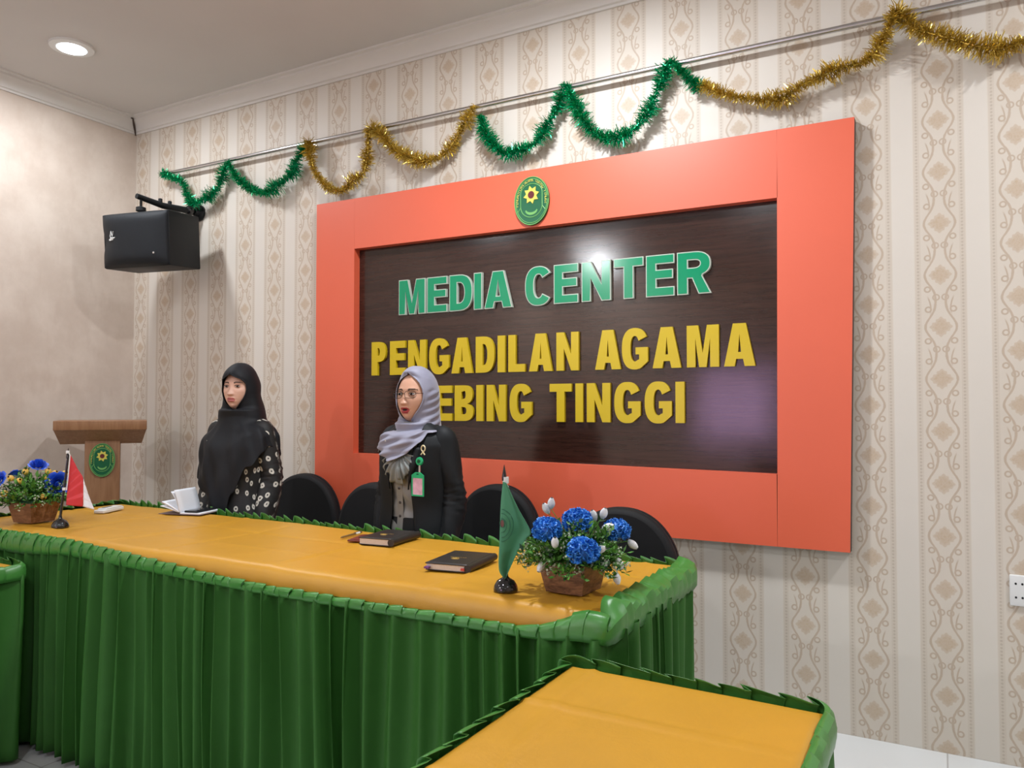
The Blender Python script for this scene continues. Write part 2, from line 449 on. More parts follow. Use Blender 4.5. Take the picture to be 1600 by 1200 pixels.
# ------------------------------------------------------------------ room
XL, XR, YB, YF = -5.07, 2.6, 0.0, -7.3
def build_room():
    b = MB(); b.box(((XL + XR) / 2, (YB + YF) / 2, -0.06), (XR - XL + 0.3, YB - YF + 0.3, 0.12)); struct(b.build('floor', 'floor'))
    b = MB(); b.box(((XL + XR) / 2, (YB + YF) / 2, CEIL + 0.06), (XR - XL + 0.3, YB - YF + 0.3, 0.12)); struct(b.build('ceiling', 'ceiling'))
    b = MB(); b.box(((XL + XR) / 2, YB + 0.06, CEIL / 2), (XR - XL + 0.24, 0.12, CEIL)); struct(b.build('wall_back', 'wallpaper'))
    b = MB(); b.box((XL - 0.06, (YB + YF) / 2, CEIL / 2), (0.12, YB - YF, CEIL)); struct(b.build('wall_left', 'wall_plain'))
    b = MB(); b.box((XR + 0.06, (YB + YF) / 2, CEIL / 2), (0.12, YB - YF, CEIL)); struct(b.build('wall_right', 'wall_plain'))
    wx, wz, ww, wh = -2.47, 1.38, 1.05, 0.95
    b = MB()
    x0, x1 = XL - .12, XR + .12
    for c, d in ((((x0 + wx - ww / 2) / 2, 0, CEIL / 2), (wx - ww / 2 - x0, .12, CEIL)),
                 (((x1 + wx + ww / 2) / 2, 0, CEIL / 2), (x1 - wx - ww / 2, .12, CEIL)),
                 ((wx, 0, (wz - wh / 2) / 2), (ww, .12, wz - wh / 2)),
                 ((wx, 0, (CEIL + wz + wh / 2) / 2), (ww, .12, CEIL - wz - wh / 2))):
        b.box((c[0], YF - 0.06, c[2]), d)
    struct(b.build('wall_front', 'wall_plain'))
    b = MB(); b.box((wx, YF - 0.07, wz), (ww, 0.01, wh))
    win = struct(b.build('window_1', 'pane'))
    b = MB()
    for dx in (-ww / 2, 0, ww / 2): b.box((wx + dx, YF - 0.03, wz), (0.05, 0.06, wh + 0.05))
    for dz in (-wh / 2, wh / 2): b.box((wx, YF - 0.03, wz + dz), (ww + 0.05, 0.06, 0.05))
    b.build('window_frame', 'white', win)
    # plaster cornice, stepped cove profile, along back and left wall
    prof = [(0, 0), (0.012, 0), (0.014, 0.012), (0.026, 0.016), (0.030, 0.030), (0.045, 0.050), (0.066, 0.068), (0.076, 0.074), (0.078, 0.086), (0.098, 0.090), (0.100, 0.10), (0, 0.10)]
    z0 = CEIL - 0.1
    b = MB(); n = len(prof)
    b.loft([[(XL + p, YB - p, z0 + z) for p, z in prof], [(XR - p, YB - p, z0 + z) for p, z in prof]])
    struct(b.build('trim_1', 'cornice', sharp=25))
    b = MB(); b.loft([[(XL + p, YB - p, z0 + z) for p, z in prof], [(XL + p, YF + p, z0 + z) for p, z in prof]])
    struct(b.build('trim_2', 'cornice', sharp=25))
    b = MB(); b.loft([[(XR - p, YB - p, z0 + z) for p, z in prof], [(XR - p, YF + p, z0 + z) for p, z in prof]])
    struct(b.build('trim_3', 'cornice', sharp=25))
    # hairline crack in the corner of the cornice
    b = MB(); b.tube([(XL + .004, -.01, z0 - .004), (XL + .03, -.034, z0 + .022), (XL + .05, -.056, z0 + .05), (XL + .085, -.09, z0 + .08), (XL + .03, -.13, z0 + .092)], [.004, .006, .007, .006, .002], 6)
    struct(b.build('trim_4', 'edge'))
build_room()

def downlight(x, y, k, i):
    lab = ['bright round white downlight in the ceiling near the back left corner', 'round white downlight in the ceiling above the media center board',
           'round white downlight in the ceiling right of the media center board', 'round white downlight in the ceiling above the left side table',
           'round white downlight in the middle of the ceiling', 'round white downlight in the ceiling beside the right wall',
           'round white downlight in the ceiling at the far left behind the viewer', 'round white downlight in the ceiling by the curtained window',
           'round white downlight in the ceiling at the far right behind the viewer'][i]
    t = thing('ceiling_downlight', lab, 'ceiling light', (x, y, CEIL), 0, 'ceiling downlights')
    b = MB(); b.lathe([(0.085, -0.016), (0.115, -0.012), (0.118, 0.0), (0.085, 0.0)], 32)
    b.build('trim_ring', 'white', t)
    b = MB(); b.lathe([(0.0005, -0.030), (0.045, -0.027), (0.082, -0.014), (0.083, -0.001), (0.0005, -0.001)], 32)
    b.build('diffuser', 'lamp', t)
    ld = bpy.data.lights.new('downlight_glow', 'AREA'); ld.shape = 'DISK'; ld.size = 0.16
    ld.energy = LAMP_W * k; ld.color = (0.93, 0.96, 1.0)
    lo = bpy.data.objects.new('downlight_glow', ld); COL.objects.link(lo)
    lo.parent = t; lo.location = (0, 0, -0.04)
for i, (x, y, k) in enumerate(LAMPS): downlight(x, y, k, i)
# ------------------------------------------------------------------ media center board
def signed_area(p): return 0.5 * sum(p[i][0] * p[(i + 1) % len(p)][1] - p[(i + 1) % len(p)][0] * p[i][1] for i in range(len(p)))
def offset_loop(p, d):
    """moves a loop outward (solid side grows) by d; p counter-clockwise = outer, clockwise = hole"""
    n = len(p); out = []
    for i in range(n):
        a, b, c = Vector(p[i - 1]), Vector(p[i]), Vector(p[(i + 1) % n])
        e1, e2 = (b - a).normalized(), (c - b).normalized()
        n1, n2 = Vector((e1.y, -e1.x)), Vector((e2.y, -e2.x))
        m = n1 + n2
        k = max(0.35, 1 + n1.dot(n2))
        out.append(tuple(b + m * (d / k)))
    return out
def fill_mesh(loops, depth):
    """extruded flat shape: list of loops in 2-D -> (verts, faces), x,z plane, front at y=-depth, back at 0"""
    cu = bpy.data.curves.new('tmp', 'CURVE'); cu.dimensions = '2D'; cu.fill_mode = 'BOTH'; cu.extrude = depth / 2
    for lp in loops:
        sp = cu.splines.new('POLY'); sp.points.add(len(lp) - 1); sp.use_cyclic_u = True
        for q, (x, y) in zip(sp.points, lp): q.co = (x, y, 0, 1)
    ob = bpy.data.objects.new('tmp', cu); COL.objects.link(ob)
    bpy.context.view_layer.update()
    me = bpy.data.meshes.new_from_object(ob.evaluated_get(bpy.context.evaluated_depsgraph_get()))
    vs = [(v.co.x, -v.co.z - depth / 2, v.co.y) for v in me.vertices]; fs = [list(p.vertices) for p in me.polygons]
    bpy.data.objects.remove(ob); bpy.data.curves.remove(cu); bpy.data.meshes.remove(me)
    return vs, fs
def arc(cx, cy, rx, ry, a0, a1, n=14, e=1.0):
    out = []
    for i in range(n + 1):
        a = radians(lerp(a0, a1, i / n)); c, s = cos(a), sin(a)
        out.append((cx + rx * math.copysign(abs(c) ** e, c), cy + ry * math.copysign(abs(s) ** e, s)))
    return out
def glyph(ch, w, h, s, b):
    """heavy condensed capitals: w width, h height, s stem, b bar thickness"""
    if ch == 'I': return [[(0, 0), (w, 0), (w, h), (0, h)]]
    if ch == 'E':
        m = h * 0.53
        return [[(0, 0), (w, 0), (w, b), (s, b), (s, m - b / 2), (w * .95, m - b / 2), (w * .95, m + b / 2), (s, m + b / 2), (s, h - b), (w, h - b), (w, h), (0, h)]]
    if ch == 'L': return [[(0, 0), (w, 0), (w, b), (s, b), (s, h), (0, h)]]
    if ch == 'T': return [[(w / 2 - s / 2, 0), (w / 2 + s / 2, 0), (w / 2 + s / 2, h - b), (w, h - b), (w, h), (0, h), (0, h - b), (w / 2 - s / 2, h - b)]]
    if ch == 'N': return [[(0, 0), (s, 0), (s, h * .58), (w - s, 0), (w, 0), (w, h), (w - s, h), (w - s, h * .42), (s, h), (0, h)]]
    if ch == 'M':
        k = s * 1.35
        return [[(0, 0), (s, 0), (s, h * .68), (w / 2 - s * .42, 0), (w / 2 + s * .42, 0), (w - s, h * .68), (w - s, 0), (w, 0), (w, h), (w - k, h), (w / 2, h * .33), (k, h), (0, h)]]
    if ch == 'A':
        t = s * .66; k = (w / 2 - t) / h
        x0, x1, x2 = s * 1.08, s * 1.08 + .17 * h * k, s * 1.12 + .34 * h * k
        o = [(0, 0), (x0, 0), (x1, .17 * h), (w - x1, .17 * h), (w - x0, 0), (w, 0), (w / 2 + t, h), (w / 2 - t, h)]
        return [o, [(x2, .33 * h), (w / 2, .76 * h), (w - x2, .33 * h)]]
    if ch == 'D':
        c = w * .42
        return [[(0, 0)] + arc(c, h / 2, w - c, h / 2, -90, 90, 16, .8) + [(0, h)],
                [(s, h - b)] + arc(c, h / 2, w - c - s, h / 2 - b, 90, -90, 16, .85) + [(s, b)]]
    if ch in 'PR':
        c = w * .5; z = h * (.40 if ch == 'P' else .42); r = (h - z) / 2
        if ch == 'P': o = [(0, 0), (s, 0), (s, z)] + arc(c, z + r, w - c, r, -90, 90, 12, .85) + [(0, h)]
        else: o = [(0, 0), (s, 0), (s, h * .37), (w * .44, h * .37), (w - s * 1.15, 0), (w, 0), (w * .74, h * .42)] + arc(c, z + r, (w - c) * .97, r, -62, 90, 12, .85) + [(0, h)]
        return [o, [(s, h - b * .9)] + arc(c, z + r, w - c - s, r - b * .9, 90, -90, 10, .85) + [(s, z + b * .9)]]
    if ch == 'B':
        c = w * .52; z = h * .47
        o = [(0, 0)] + arc(c, z / 2 + .01 * h, w - c, z / 2 + .01 * h, -90, 78, 12, .85) + arc(c, z + (h - z) / 2, (w - c) * .92, (h - z) / 2, -78, 90, 12, .85) + [(0, h)]
        h1 = [(s, z - b * .35)] + arc(c, (z + b * .5) / 2, w - c - s, z / 2 - b * .65, 90, -90, 9, .85) + [(s, b * .9)]
        h2 = [(s, h - b * .9)] + arc(c, z + (h - z) / 2, (w - c) * .92 - s, (h - z) / 2 - b * .75, 90, -90, 9, .85) + [(s, z + b * .6)]
        return [o, h1, h2]
    if ch in 'CG':
        rx, ry = w / 2, h / 2; ix, iy = rx - s, ry - b * .95
        if ch == 'C':
            o = arc(rx, ry, rx, ry, 34, 326, 34, .82) + arc(rx, ry, ix, iy, 322, 38, 26, .85)
        else:
            o = arc(rx, ry, rx, ry, 30, 292, 32, .82) + [(w, h * .19), (w, h * .53), (w * .53, h * .53), (w * .53, h * .36), (w - s, h * .36), (w - s, h * .245)] + arc(rx, ry, ix, iy, 296, 34, 24, .85)
        return [o]

BOARD_Y = -0.014       # front of the dark board
def emblem(parent, name, cx, cy, cz, w, h, T=None, text=True):
    """oval court emblem: green disc, gold and light rims, arch, eight pointed star, crescent, ring lettering"""
    def tr(vs): return [(T @ Vector(v)) if T is not None else Vector(v) for v in vs]
    rx, rz = w / 2, h / 2
    def ell(k, n=48): return [(cx + rx * k * cos(2 * pi * i / n), cz + rz * k * sin(2 * pi * i / n)) for i in range(n)]
    b = MB(); b.prism(ell(1.0), cy, cy - 0.012, 0, T)
    e = b.build(name, 'emb_green', parent)
    b = MB()
    def ringtube(path, r, closed=True):
        pts = [(x, cy - 0.0125, z) for x, z in path]
        if closed: pts = pts + [pts[0], pts[1]]
        b.tube(pts, r, 6, 0, T)
    ringtube(ell(.975), w * .013); ringtube(ell(.90), w * .010)
    # inner arch: sides and round head, then lower band
    inner = [(cx + rx * .62 * cos(a), cz + rz * (.30 + .40 * sin(a))) for a in [pi * i / 20 for i in range(21)]]
    path = [(cx + rx * .80, cz - rz * .42), (cx + rx * .62, cz - rz * .24)] + inner + [(cx - rx * .62, cz - rz * .24), (cx - rx * .80, cz - rz * .42)]
    ringtube(path, w * .011, False)
    ringtube([(cx + rx * .62 * cos(a), cz - rz * .20 + rz * .47 * sin(a)) for a in [pi + pi * i / 20 for i in range(21)]], w * .011, False)
    b.build('emblem_line', 'emb_rim', e)
    star = []
    sx, sz = cx, cz + rz * .24
    for i in range(16):
        r = (.46 if i % 2 == 0 else .30) * rx; a = pi * i / 8 + .2
        star.append((sx + r * cos(a), sz + r * sin(a) * 1.05))
    b = MB(); b.prism(star, cy - .012, cy - .0155, 0, T); st = b.build('emblem_star', 'emb_yellow', e)
    b = MB(); b.prism([(sx + rx * .18 * cos(2 * pi * i / 20), sz + rx * .19 * sin(2 * pi * i / 20)) for i in range(20)], cy - .0155, cy - .017, 0, T)
    b.build('emblem_centre', 'emb_red', st)
    cres = [(cx + rx * .36 * cos(a), cz - rz * .36 + rz * .22 * sin(a)) for a in [pi * (1.05 + .9 * i / 14) for i in range(15)]] + \
           [(cx + rx * .30 * cos(a), cz - rz * .34 + rz * .13 * sin(a)) for a in [pi * (1.95 - .9 * i / 14) for i in range(15)]]
    b = MB(); b.prism(cres, cy - .012, cy - .0135, 0, T); b.build('emblem_garland', 'emb_rim', e)
    if text:
        cu = bpy.data.curves.new('tmp', 'FONT'); ob = bpy.data.objects.new('tmp', cu); COL.objects.link(ob)
        cu.size = w * .105; cu.resolution_u = 2; cu.align_x = 'CENTER'
        b = MB(); s = 'PENGADILAN AGAMA TEBING TINGGI'
        for i, ch in enumerate(s):
            if ch == ' ': continue
            cu.body = ch; bpy.context.view_layer.update()
            me = bpy.data.meshes.new_from_object(ob.evaluated_get(bpy.context.evaluated_depsgraph_get()))
            a = pi * (1.06 - 1.12 * i / (len(s) - 1))
            px, pz = cx + rx * .765 * cos(a), cz + rz * (.785 * sin(a))
            na = atan2(rx * sin(a), rz * cos(a)); rot = na - pi / 2
            vs = [(px + v.co.x * cos(rot) - v.co.y * sin(rot), cy - .0128, pz + v.co.x * sin(rot) + v.co.y * cos(rot)) for v in me.vertices]
            b.add(vs, [list(p.vertices) for p in me.polygons], 0, T); bpy.data.meshes.remove(me)
        bpy.data.objects.remove(ob); bpy.data.curves.remove(cu)
        b.build('emblem_lettering', 'emb_yellow', e, sharp=0, fix=False)
    return e

def build_board():
    t = thing('media_center_sign', 'large dark varnished sign board in a wide orange frame with green and yellow raised letters', 'sign', (-1.8, 0, 0.766))
    O = Matrix.Translation((1.8, 0, -0.766))
    F, Bk = -0.062, -0.002
    def quad(name, q, seam=True):
        b = MB(); b.prism(q, Bk, F, 0, O)
        n = len(q)
        b.m = [0] + [0] + [1] * n
        return b.build(name, ['orange', 'edge'], t, sharp=20, fix=True)
    TLo, TRo, BRo, BLo = (-3.268, 2.58), (-.299, 2.568), (-.337, .764), (-3.268, .767)
    TLi, TRi, BRi, BLi = (-2.975, 2.284), (-.609, 2.271), (-.624, 1.073), (-2.975, 1.098)
    def at(a, b_, x): k = (x - a[0]) / (b_[0] - a[0]); return (x, a[1] + k * (b_[1] - a[1]))
    g = .0006
    def board(q, inner):
        b = MB(); b.prism(q, Bk, F, 0, O)
        b.m = [0, 0] + [0 if i in inner else 1 for i in range(len(q))]
        return b.build('frame_board', ['orange', 'edge'], t, sharp=20)
    board([TLo, at(TLo, TRo, -2.975), at(BLo, BRo, -2.975), BLo], (1, 3))
    board([at(TLo, TRo, -.609), TRo, BRo, at(BLo, BRo, -.624)], (3,))
    board([at(TLo, TRo, -2.975 + g), at(TLo, TRo, -.609 - g), (TRi[0] - g, TRi[1]), (TLi[0] + g, TLi[1])], (2,))
    board([(BLi[0] + g, BLi[1]), (BRi[0] - g, BRi[1]), at(BLo, BRo, -.624 - g), at(BLo, BRo, -2.975 + g)], (0,))
    b = MB(); b.prism([(-3.0, 2.31), (-.59, 2.30), (-.60, 1.05), (-3.0, 1.07)], Bk, BOARD_Y, 0, O)
    b.build('dark_panel', 'board', t, sharp=20)
    lines = [
        ([('M', -2.674, -2.492), ('E', -2.479, -2.347), ('D', -2.332, -2.185), ('I', -2.176, -2.125), ('A', -2.111, -1.942), ('C', -1.866, -1.712), ('E', -1.702, -1.567), ('N', -1.549, -1.395), ('T', -1.38, -1.229), ('E', -1.217, -1.079), ('R', -1.066, -0.907)], 1.882, 2.079, 'g'),
        ([('P', -2.869, -2.767), ('E', -2.737, -2.63), ('N', -2.61, -2.488), ('G', -2.466, -2.336), ('A', -2.319, -2.185), ('D', -2.165, -2.05), ('I', -2.03, -1.986), ('L', -1.966, -1.868), ('A', -1.844, -1.712), ('N', -1.689, -1.567), ('A', -1.479, -1.346), ('G', -1.34, -1.21), ('A', -1.187, -1.05), ('M', -1.023, -0.876), ('A', -0.853, -0.716)], 1.545, 1.737, 'y'),
        ([('T', -2.56, -2.452), ('E', -2.431, -2.315), ('B', -2.298, -2.18), ('I', -2.161, -2.119), ('N', -2.097, -1.981), ('G', -1.958, -1.829), ('T', -1.727, -1.606), ('I', -1.585, -1.544), ('N', -1.524, -1.401), ('G', -1.38, -1.248), ('G', -1.227, -1.096), ('I', -1.078, -1.036)], 1.289, 1.480, 'y')]
    for L, z0, z1, kind in lines:
        for ch, x0, x1 in L:
            ex = 0.003 if ch in 'CG' else 0.0
            wd, h = x1 - x0, z1 - z0 + 2 * ex
            s = (0.051 if kind == 'g' else 0.043); bb = (0.044 if kind == 'g' else 0.040)
            if ch == 'M': s *= .92
            if ch == 'N': s *= .95
            loops = glyph(ch, wd, h, s, bb)
            loops = [l if (signed_area(l) > 0) == (i == 0) else l[::-1] for i, l in enumerate(loops)]
            base = Matrix.Translation((x0 + 1.8, BOARD_Y, z0 - ex - 0.766))
            if kind == 'g':
                vs, fs = fill_mesh(loops, 0.018)
                b = MB(); b.add(vs, fs, 0, base); lo = b.build('letter', 'letter_rim', t, sharp=25)
                vs, fs = fill_mesh([offset_loop(l, -0.0045) for l in loops], 0.0012)
                b = MB(); b.add(vs, fs, 0, base @ Matrix.Translation((0, -0.0182, 0))); b.build('letter_face', 'green_letter', lo, sharp=25)
                lo['label'] = 'green raised letter with pale edge'
            else:
                vs, fs = fill_mesh(loops, 0.016)
                b = MB(); b.add(vs, fs, 0, base); lo = b.build('letter', 'yellow_letter', t, sharp=25)
                lo['label'] = 'yellow raised letter'
    emblem(t, 'emblem', -1.806 + 1.8, F - .001, 2.41 - .766, .198, .250)
build_board()

# ------------------------------------------------------------------ rod and garlands
def build_rod():
    t = thing('curtain_rod', 'thin steel rod running along the top of the papered wall', 'rod', (-1.9, -0.05, 2.965))
    b = MB(); b.tube([(-2.76, 0, .012), (2.9, 0, -.012)], .0125, 14); b.build('rod', 'steel', t, sharp=60)
    for x in (-2.70, -1.45, .28, 1.77, 2.85):
        b = MB(); b.box((x, .03, -.002), (.02, .04, .016)); b.lathe([(.02, 0), (.02, .004)], 16, T=Matrix.Translation((x, .049, -.002)) @ Matrix.Rotation(pi / 2, 4, 'X'))
        b.build('wall_bracket', 'steel', t)
build_rod()

def garland(name, label, pts, mat, seed, rad=0.052):
    rnd = random.Random(seed)
    P = catmull([(x, -0.066 - .012 * sin(i * 1.7), z) for i, (x, z) in enumerate(pts)], 14)
    b = MB()
    b.tube(P[::2], .004, 5)
    L = 0.0; acc = 0.0
    step = 0.0011
    for a, c in zip(P, P[1:]):
        d = c - a; l = d.length
        if l < 1e-6: continue
        t = d / l
        u = t.cross(Vector((0, 1, 0))).normalized(); v = t.cross(u)
        while acc < l:
            p = a + t * acc
            k = .72 + .28 * sin(p.x * 23 + p.z * 31) + rnd.uniform(-.15, .15)
            for _ in range(3):
                an = rnd.uniform(0, 2 * pi)
                r = rad * rnd.uniform(.55, 1.18) * k
                dr = u * cos(an) + v * sin(an) + t * rnd.uniform(-.45, .45)
                if dr.y > 0: dr.y *= .6
                dr.normalize()
                s = dr.cross(Vector((rnd.uniform(-1, 1), rnd.uniform(-1, 1), rnd.uniform(-1, 1)))).normalized() * .0021
                q = p + dr * r + t * rnd.uniform(-.006, .006)
                mid = p + dr * r * .55 + s * 2
                q.y = min(q.y, -.009); mid.y = min(mid.y, -.009)      # strands brush the wall, never enter it
                b.add([p - s, p + s, mid + s, q + s * .6, q - s * .6, mid - s], [(0, 1, 2, 5), (5, 2, 3, 4)])
            acc += step
        acc -= l
    o = b.build(name, mat, None, sharp=0, fix=False)
    return tag(o, label, 'garland', 'tinsel garlands on the rod')
G1 = [(-4.688, 2.982), (-4.573, 2.930), (-4.474, 2.885), (-4.440, 2.793), (-4.355, 2.726), (-4.261, 2.739), (-4.157, 2.785), (-4.098, 2.874), (-4.027, 2.947), (-3.961, 2.854), (-3.860, 2.769), (-3.746, 2.720), (-3.650, 2.707), (-3.563, 2.755), (-3.472, 2.810), (-3.420, 2.881), (-3.352, 2.935)]
O1 = [(-3.342, 2.975), (-3.305, 2.875), (-3.278, 2.773), (-3.186, 2.675), (-3.062, 2.635), (-2.999, 2.675), (-2.918, 2.720), (-2.885, 2.808), (-2.848, 2.962), (-2.769, 2.911), (-2.700, 2.826), (-2.597, 2.770), (-2.487, 2.720), (-2.360, 2.735), (-2.277, 2.816), (-2.216, 2.875), (-2.147, 2.962)]
G2 = [(-2.115, 2.905), (-2.076, 2.799), (-1.979, 2.688), (-1.884, 2.689), (-1.773, 2.707), (-1.719, 2.786), (-1.665, 2.874), (-1.622, 2.975), (-1.584, 2.900), (-1.525, 2.783), (-1.458, 2.698), (-1.358, 2.659), (-1.261, 2.679), (-1.197, 2.754), (-1.149, 2.851), (-1.087, 2.970), (-1.027, 2.910), (-0.947, 2.816)]
O2 = [(-0.938, 2.838), (-0.866, 2.785), (-0.753, 2.737), (-0.603, 2.707), (-0.484, 2.745), (-0.357, 2.778), (-0.259, 2.792), (-0.199, 2.845), (-0.158, 2.928), (-0.127, 2.970), (-0.082, 2.896), (0.019, 2.833), (0.127, 2.765), (0.211, 2.738), (0.293, 2.751), (0.42, 2.79), (.52, 2.96)]
garland('tinsel_garland', 'green tinsel garland at the left end of the rod above the loudspeaker', G1, 'tinsel_g', 1, .060)
garland('tinsel_garland', 'gold tinsel garland hanging between the two green garlands', O1, 'tinsel_o', 2)
garland('tinsel_garland', 'green tinsel garland on the middle of the rod above the oval emblem', G2, 'tinsel_g', 3)
garland('tinsel_garland', 'gold tinsel garland at the right end of the rod above the orange corner', O2, 'tinsel_o', 4, .054)

# ------------------------------------------------------------------ wall socket
def build_socket():
    t = thing('wall_socket', 'white double power socket on the papered wall at the right edge', 'socket', (.275, 0, .665))
    b = MB(); b.rbox((0, -.006, 0), (.117, .012, .117), .004); b.build('face_plate', 'white', t)
    for i, (x, z) in enumerate(((-.028, .026), (-.028, -.026), (.028, .026), (.028, -.026))):
        b = MB()
        for dx in (-.0105, .0105):
            b.prism([(x + dx + .004 * cos(a), z + .0045 * sin(a)) for a in [2 * pi * k / 8 for k in range(8)]], -.0118, -.0126)
        b.build('socket_hole', 'black_plastic', t)
build_socket()

# ------------------------------------------------------------------ loudspeaker
def build_speaker():
    cx, cy, cz = -4.40, -.36, 2.415
    t = thing('loudspeaker', 'black loudspeaker on a ball bracket high on the wall by the corner', 'loudspeaker', (cx, cy, cz), radians(12))
    W, Dp, Hh = .50, .33, .340
    tilt = Matrix.Rotation(radians(4), 4, 'X')
    b = MB(); b.rbox((0, .02, 0), (W, Dp - .05, Hh), .008, 0, tilt); b.build('cabinet', 'black_plastic', t)
    # bulging front grille, waisted at the left and right edge
    rows = []
    nz, nx = 20, 30
    for i in range(nz + 1):
        z = (i / nz - .5) * (Hh - .012); row = []
        for j in range(nx + 1):
            xx = (j / nx - .5) * 2
            ed = max(0, 1 - abs(xx) ** 6) * max(0, 1 - abs(2 * i / nz - 1) ** 10)
            y = -.118 - ed * (.030 + .030 * (1 - xx * xx)) + .012 * exp(-((z / .05) ** 2)) * exp(-(((xx + .85) / .3) ** 2))
            row.append((xx * (W / 2 - .004) * (1 - .03 * exp(-(z / .07) ** 2) * (xx < 0)), y, z))
        rows.append(row)
    b = MB(); b.grid(rows, 0, tilt)
    g = b.build('grille', 'grille', t, sharp=60)
    md = g.modifiers.new('thickness', 'SOLIDIFY'); md.thickness = .006; md.offset = 1
    b = MB()
    for pth in ([(-.150, .02), (-.142, .052), (-.132, .02), (-.124, .05), (-.112, .056), (-.106, .078), (-.100, .085)], [(-.150, .012), (-.125, .010), (-.098, .016)]):
        b.tube([(x, -.158 - .016 * (1 - (x / .235) ** 2) - .001, z) for x, z in pth], .0045, 6, 0, tilt)
    b.prism([(-.158, -.004), (-.098, .004), (-.098, .012), (-.158, .006)], -.171, -.160, 0, tilt)
    b.build('logo', 'white', t)
    b = MB(); b.rbox((.10, -.172, -.085), (.012, .008, .014), .002, 0, tilt); b.build('badge_plate', 'silver', t)
    b = MB(); b.rbox((.165, -.163, -.095), (.018, .008, .012), .002, 0, tilt); b.build('badge_plate', 'silver', t)
    # ball bracket: wall plate, ball, arm, clamp screws; local frame is turned back so that the arm leaves the wall squarely
    R = Matrix.Rotation(radians(-12), 4, 'Z')
    wx, wz = .02, .262
    b = MB(); b.lathe([(.055, 0), (.055, .012), (.030, .030), (.022, .05)], 24, T=R @ Matrix.Translation((wx, .358, wz)) @ Matrix.Rotation(pi / 2, 4, 'X'))
    b.build('wall_plate', 'black_plastic', t)
    b = MB(); b.ball((wx, .275, wz), .034, 18, 12, 0, R); b.build('bracket_ball', 'black_gloss', t)
    b = MB(); b.tube([(wx, .26, wz - .002), (wx - .01, .08, wz - .010), (wx - .02, -.10, wz + .012)], [.022, .020, .017], 14, 0, R)
    b.build('bracket_arm', 'black_plastic', t)
    for yy, zz in ((.13, .022), (.06, .026)):
        b = MB(); b.lathe([(.013, 0), (.013, .02), (.008, .024)], 10, T=R @ Matrix.Translation((wx - .008, yy, wz - .002 + .01)))
        b.build('clamp_knob', 'black_plastic', t)
    b = MB(); b.lathe([(.008, -.06), (.008, -.018), (.008, .02)], 12, T=R @ Matrix.Translation((wx - .018, -.07, wz))); b.lathe([(.030, -.078), (.030, -.056), (.015, -.05)], 16, T=R @ Matrix.Translation((wx - .018, -.07, wz)))
    b.build('hanger_bolt', 'black_plastic', t)
build_speaker()

# ------------------------------------------------------------------ lectern in the corner
def build_lectern():
    # turned to face the room diagonally
    t = thing('lectern', 'light brown wooden lectern with an oval green emblem in the back left corner', 'lectern', (-4.60, -.53, 0), radians(54.5))
    b = MB()
    b.rbox((0, -.02, 1.2535), (.500, .40, .057), .004); b.build('top_slab', 'lectern', t)
    b = MB()
    # hopper below the slab whose front slopes back to the column
    ring = lambda z, x, y0, y1: [(-x, y0, z), (x, y0, z), (x, y1, z), (-x, y1, z)]
    b.loft([ring(1.1385, .222, -.095, .15), ring(1.2250, .247, -.214, .17)]); b.build('desk_underside', 'lectern', t, sharp=20)
    b = MB(); b.rbox((.006, -.02, .60), (.192, .20, 1.2), .004); b.build('column', 'lectern', t)
    b = MB(); b.rbox((.0, .0, .03), (.46, .40, .06), .006); b.build('base', 'lectern', t)
    emblem(t, 'emblem', .006, -.121, 1.040, .142, .205)
build_lectern()

# ------------------------------------------------------------------ draped tables
def path_of(poly, r=0.03, closed=True, step=.006):
    """rounded polygon resampled evenly -> list of (x, y, nx, ny, s)"""
    pts = []
    n = len(poly)
    for i in range(n):
        p = Vector(poly[i])
        if not closed and i in (0, n - 1): pts.append(p); continue
        a, c = Vector(poly[i - 1]), Vector(poly[(i + 1) % n])
        u, v = (a - p).normalized(), (c - p).normalized()
        for k in range(9):
            t = k / 8; q0, q2 = p + u * r, p + v * r
            pts.append(q0 * (1 - t) ** 2 + p * 2 * t * (1 - t) + q2 * t * t)
    if closed: pts.append(pts[0].copy())
    out = []; L = 0; acc = 0
    for a, c in zip(pts, pts[1:]):
        d = c - a; l = d.length
        if l < 1e-9: continue
        tt = d / l
        while acc < l:
            p = a + tt * acc; out.append((p.x, p.y, tt.y, -tt.x, L + acc)); acc += step
        acc -= l; L += l
    # smooth normals
    res = []
    m = len(out); wd = 4
    for i in range(m):
        nx = ny = 0
        for k in range(-wd, wd + 1):
            j = (i + k) % m if closed else min(max(i + k, 0), m - 1)
            nx += out[j][2]; ny += out[j][3]
        q = sqrt(nx * nx + ny * ny) or 1
        res.append((out[i][0], out[i][1], nx / q, ny / q, out[i][4]))
    return res

def pleat_phases(path, seed, lo, hi):
    rnd = random.Random(seed); cuts = [0.0]
    while cuts[-1] < path[-1][4] + .3: cuts.append(cuts[-1] + rnd.uniform(lo, hi))
    ph = []; j = 0
    for p in path:
        while cuts[j + 1] < p[4]: j += 1
        ph.append(j + (p[4] - cuts[j]) / (cuts[j + 1] - cuts[j]))
    return ph
def fold(p, w=.17):
    f = p - floor(p)
    return 1 - exp(-(min(f, 1 - f) / w) ** 2)        # flat front, tucked valley

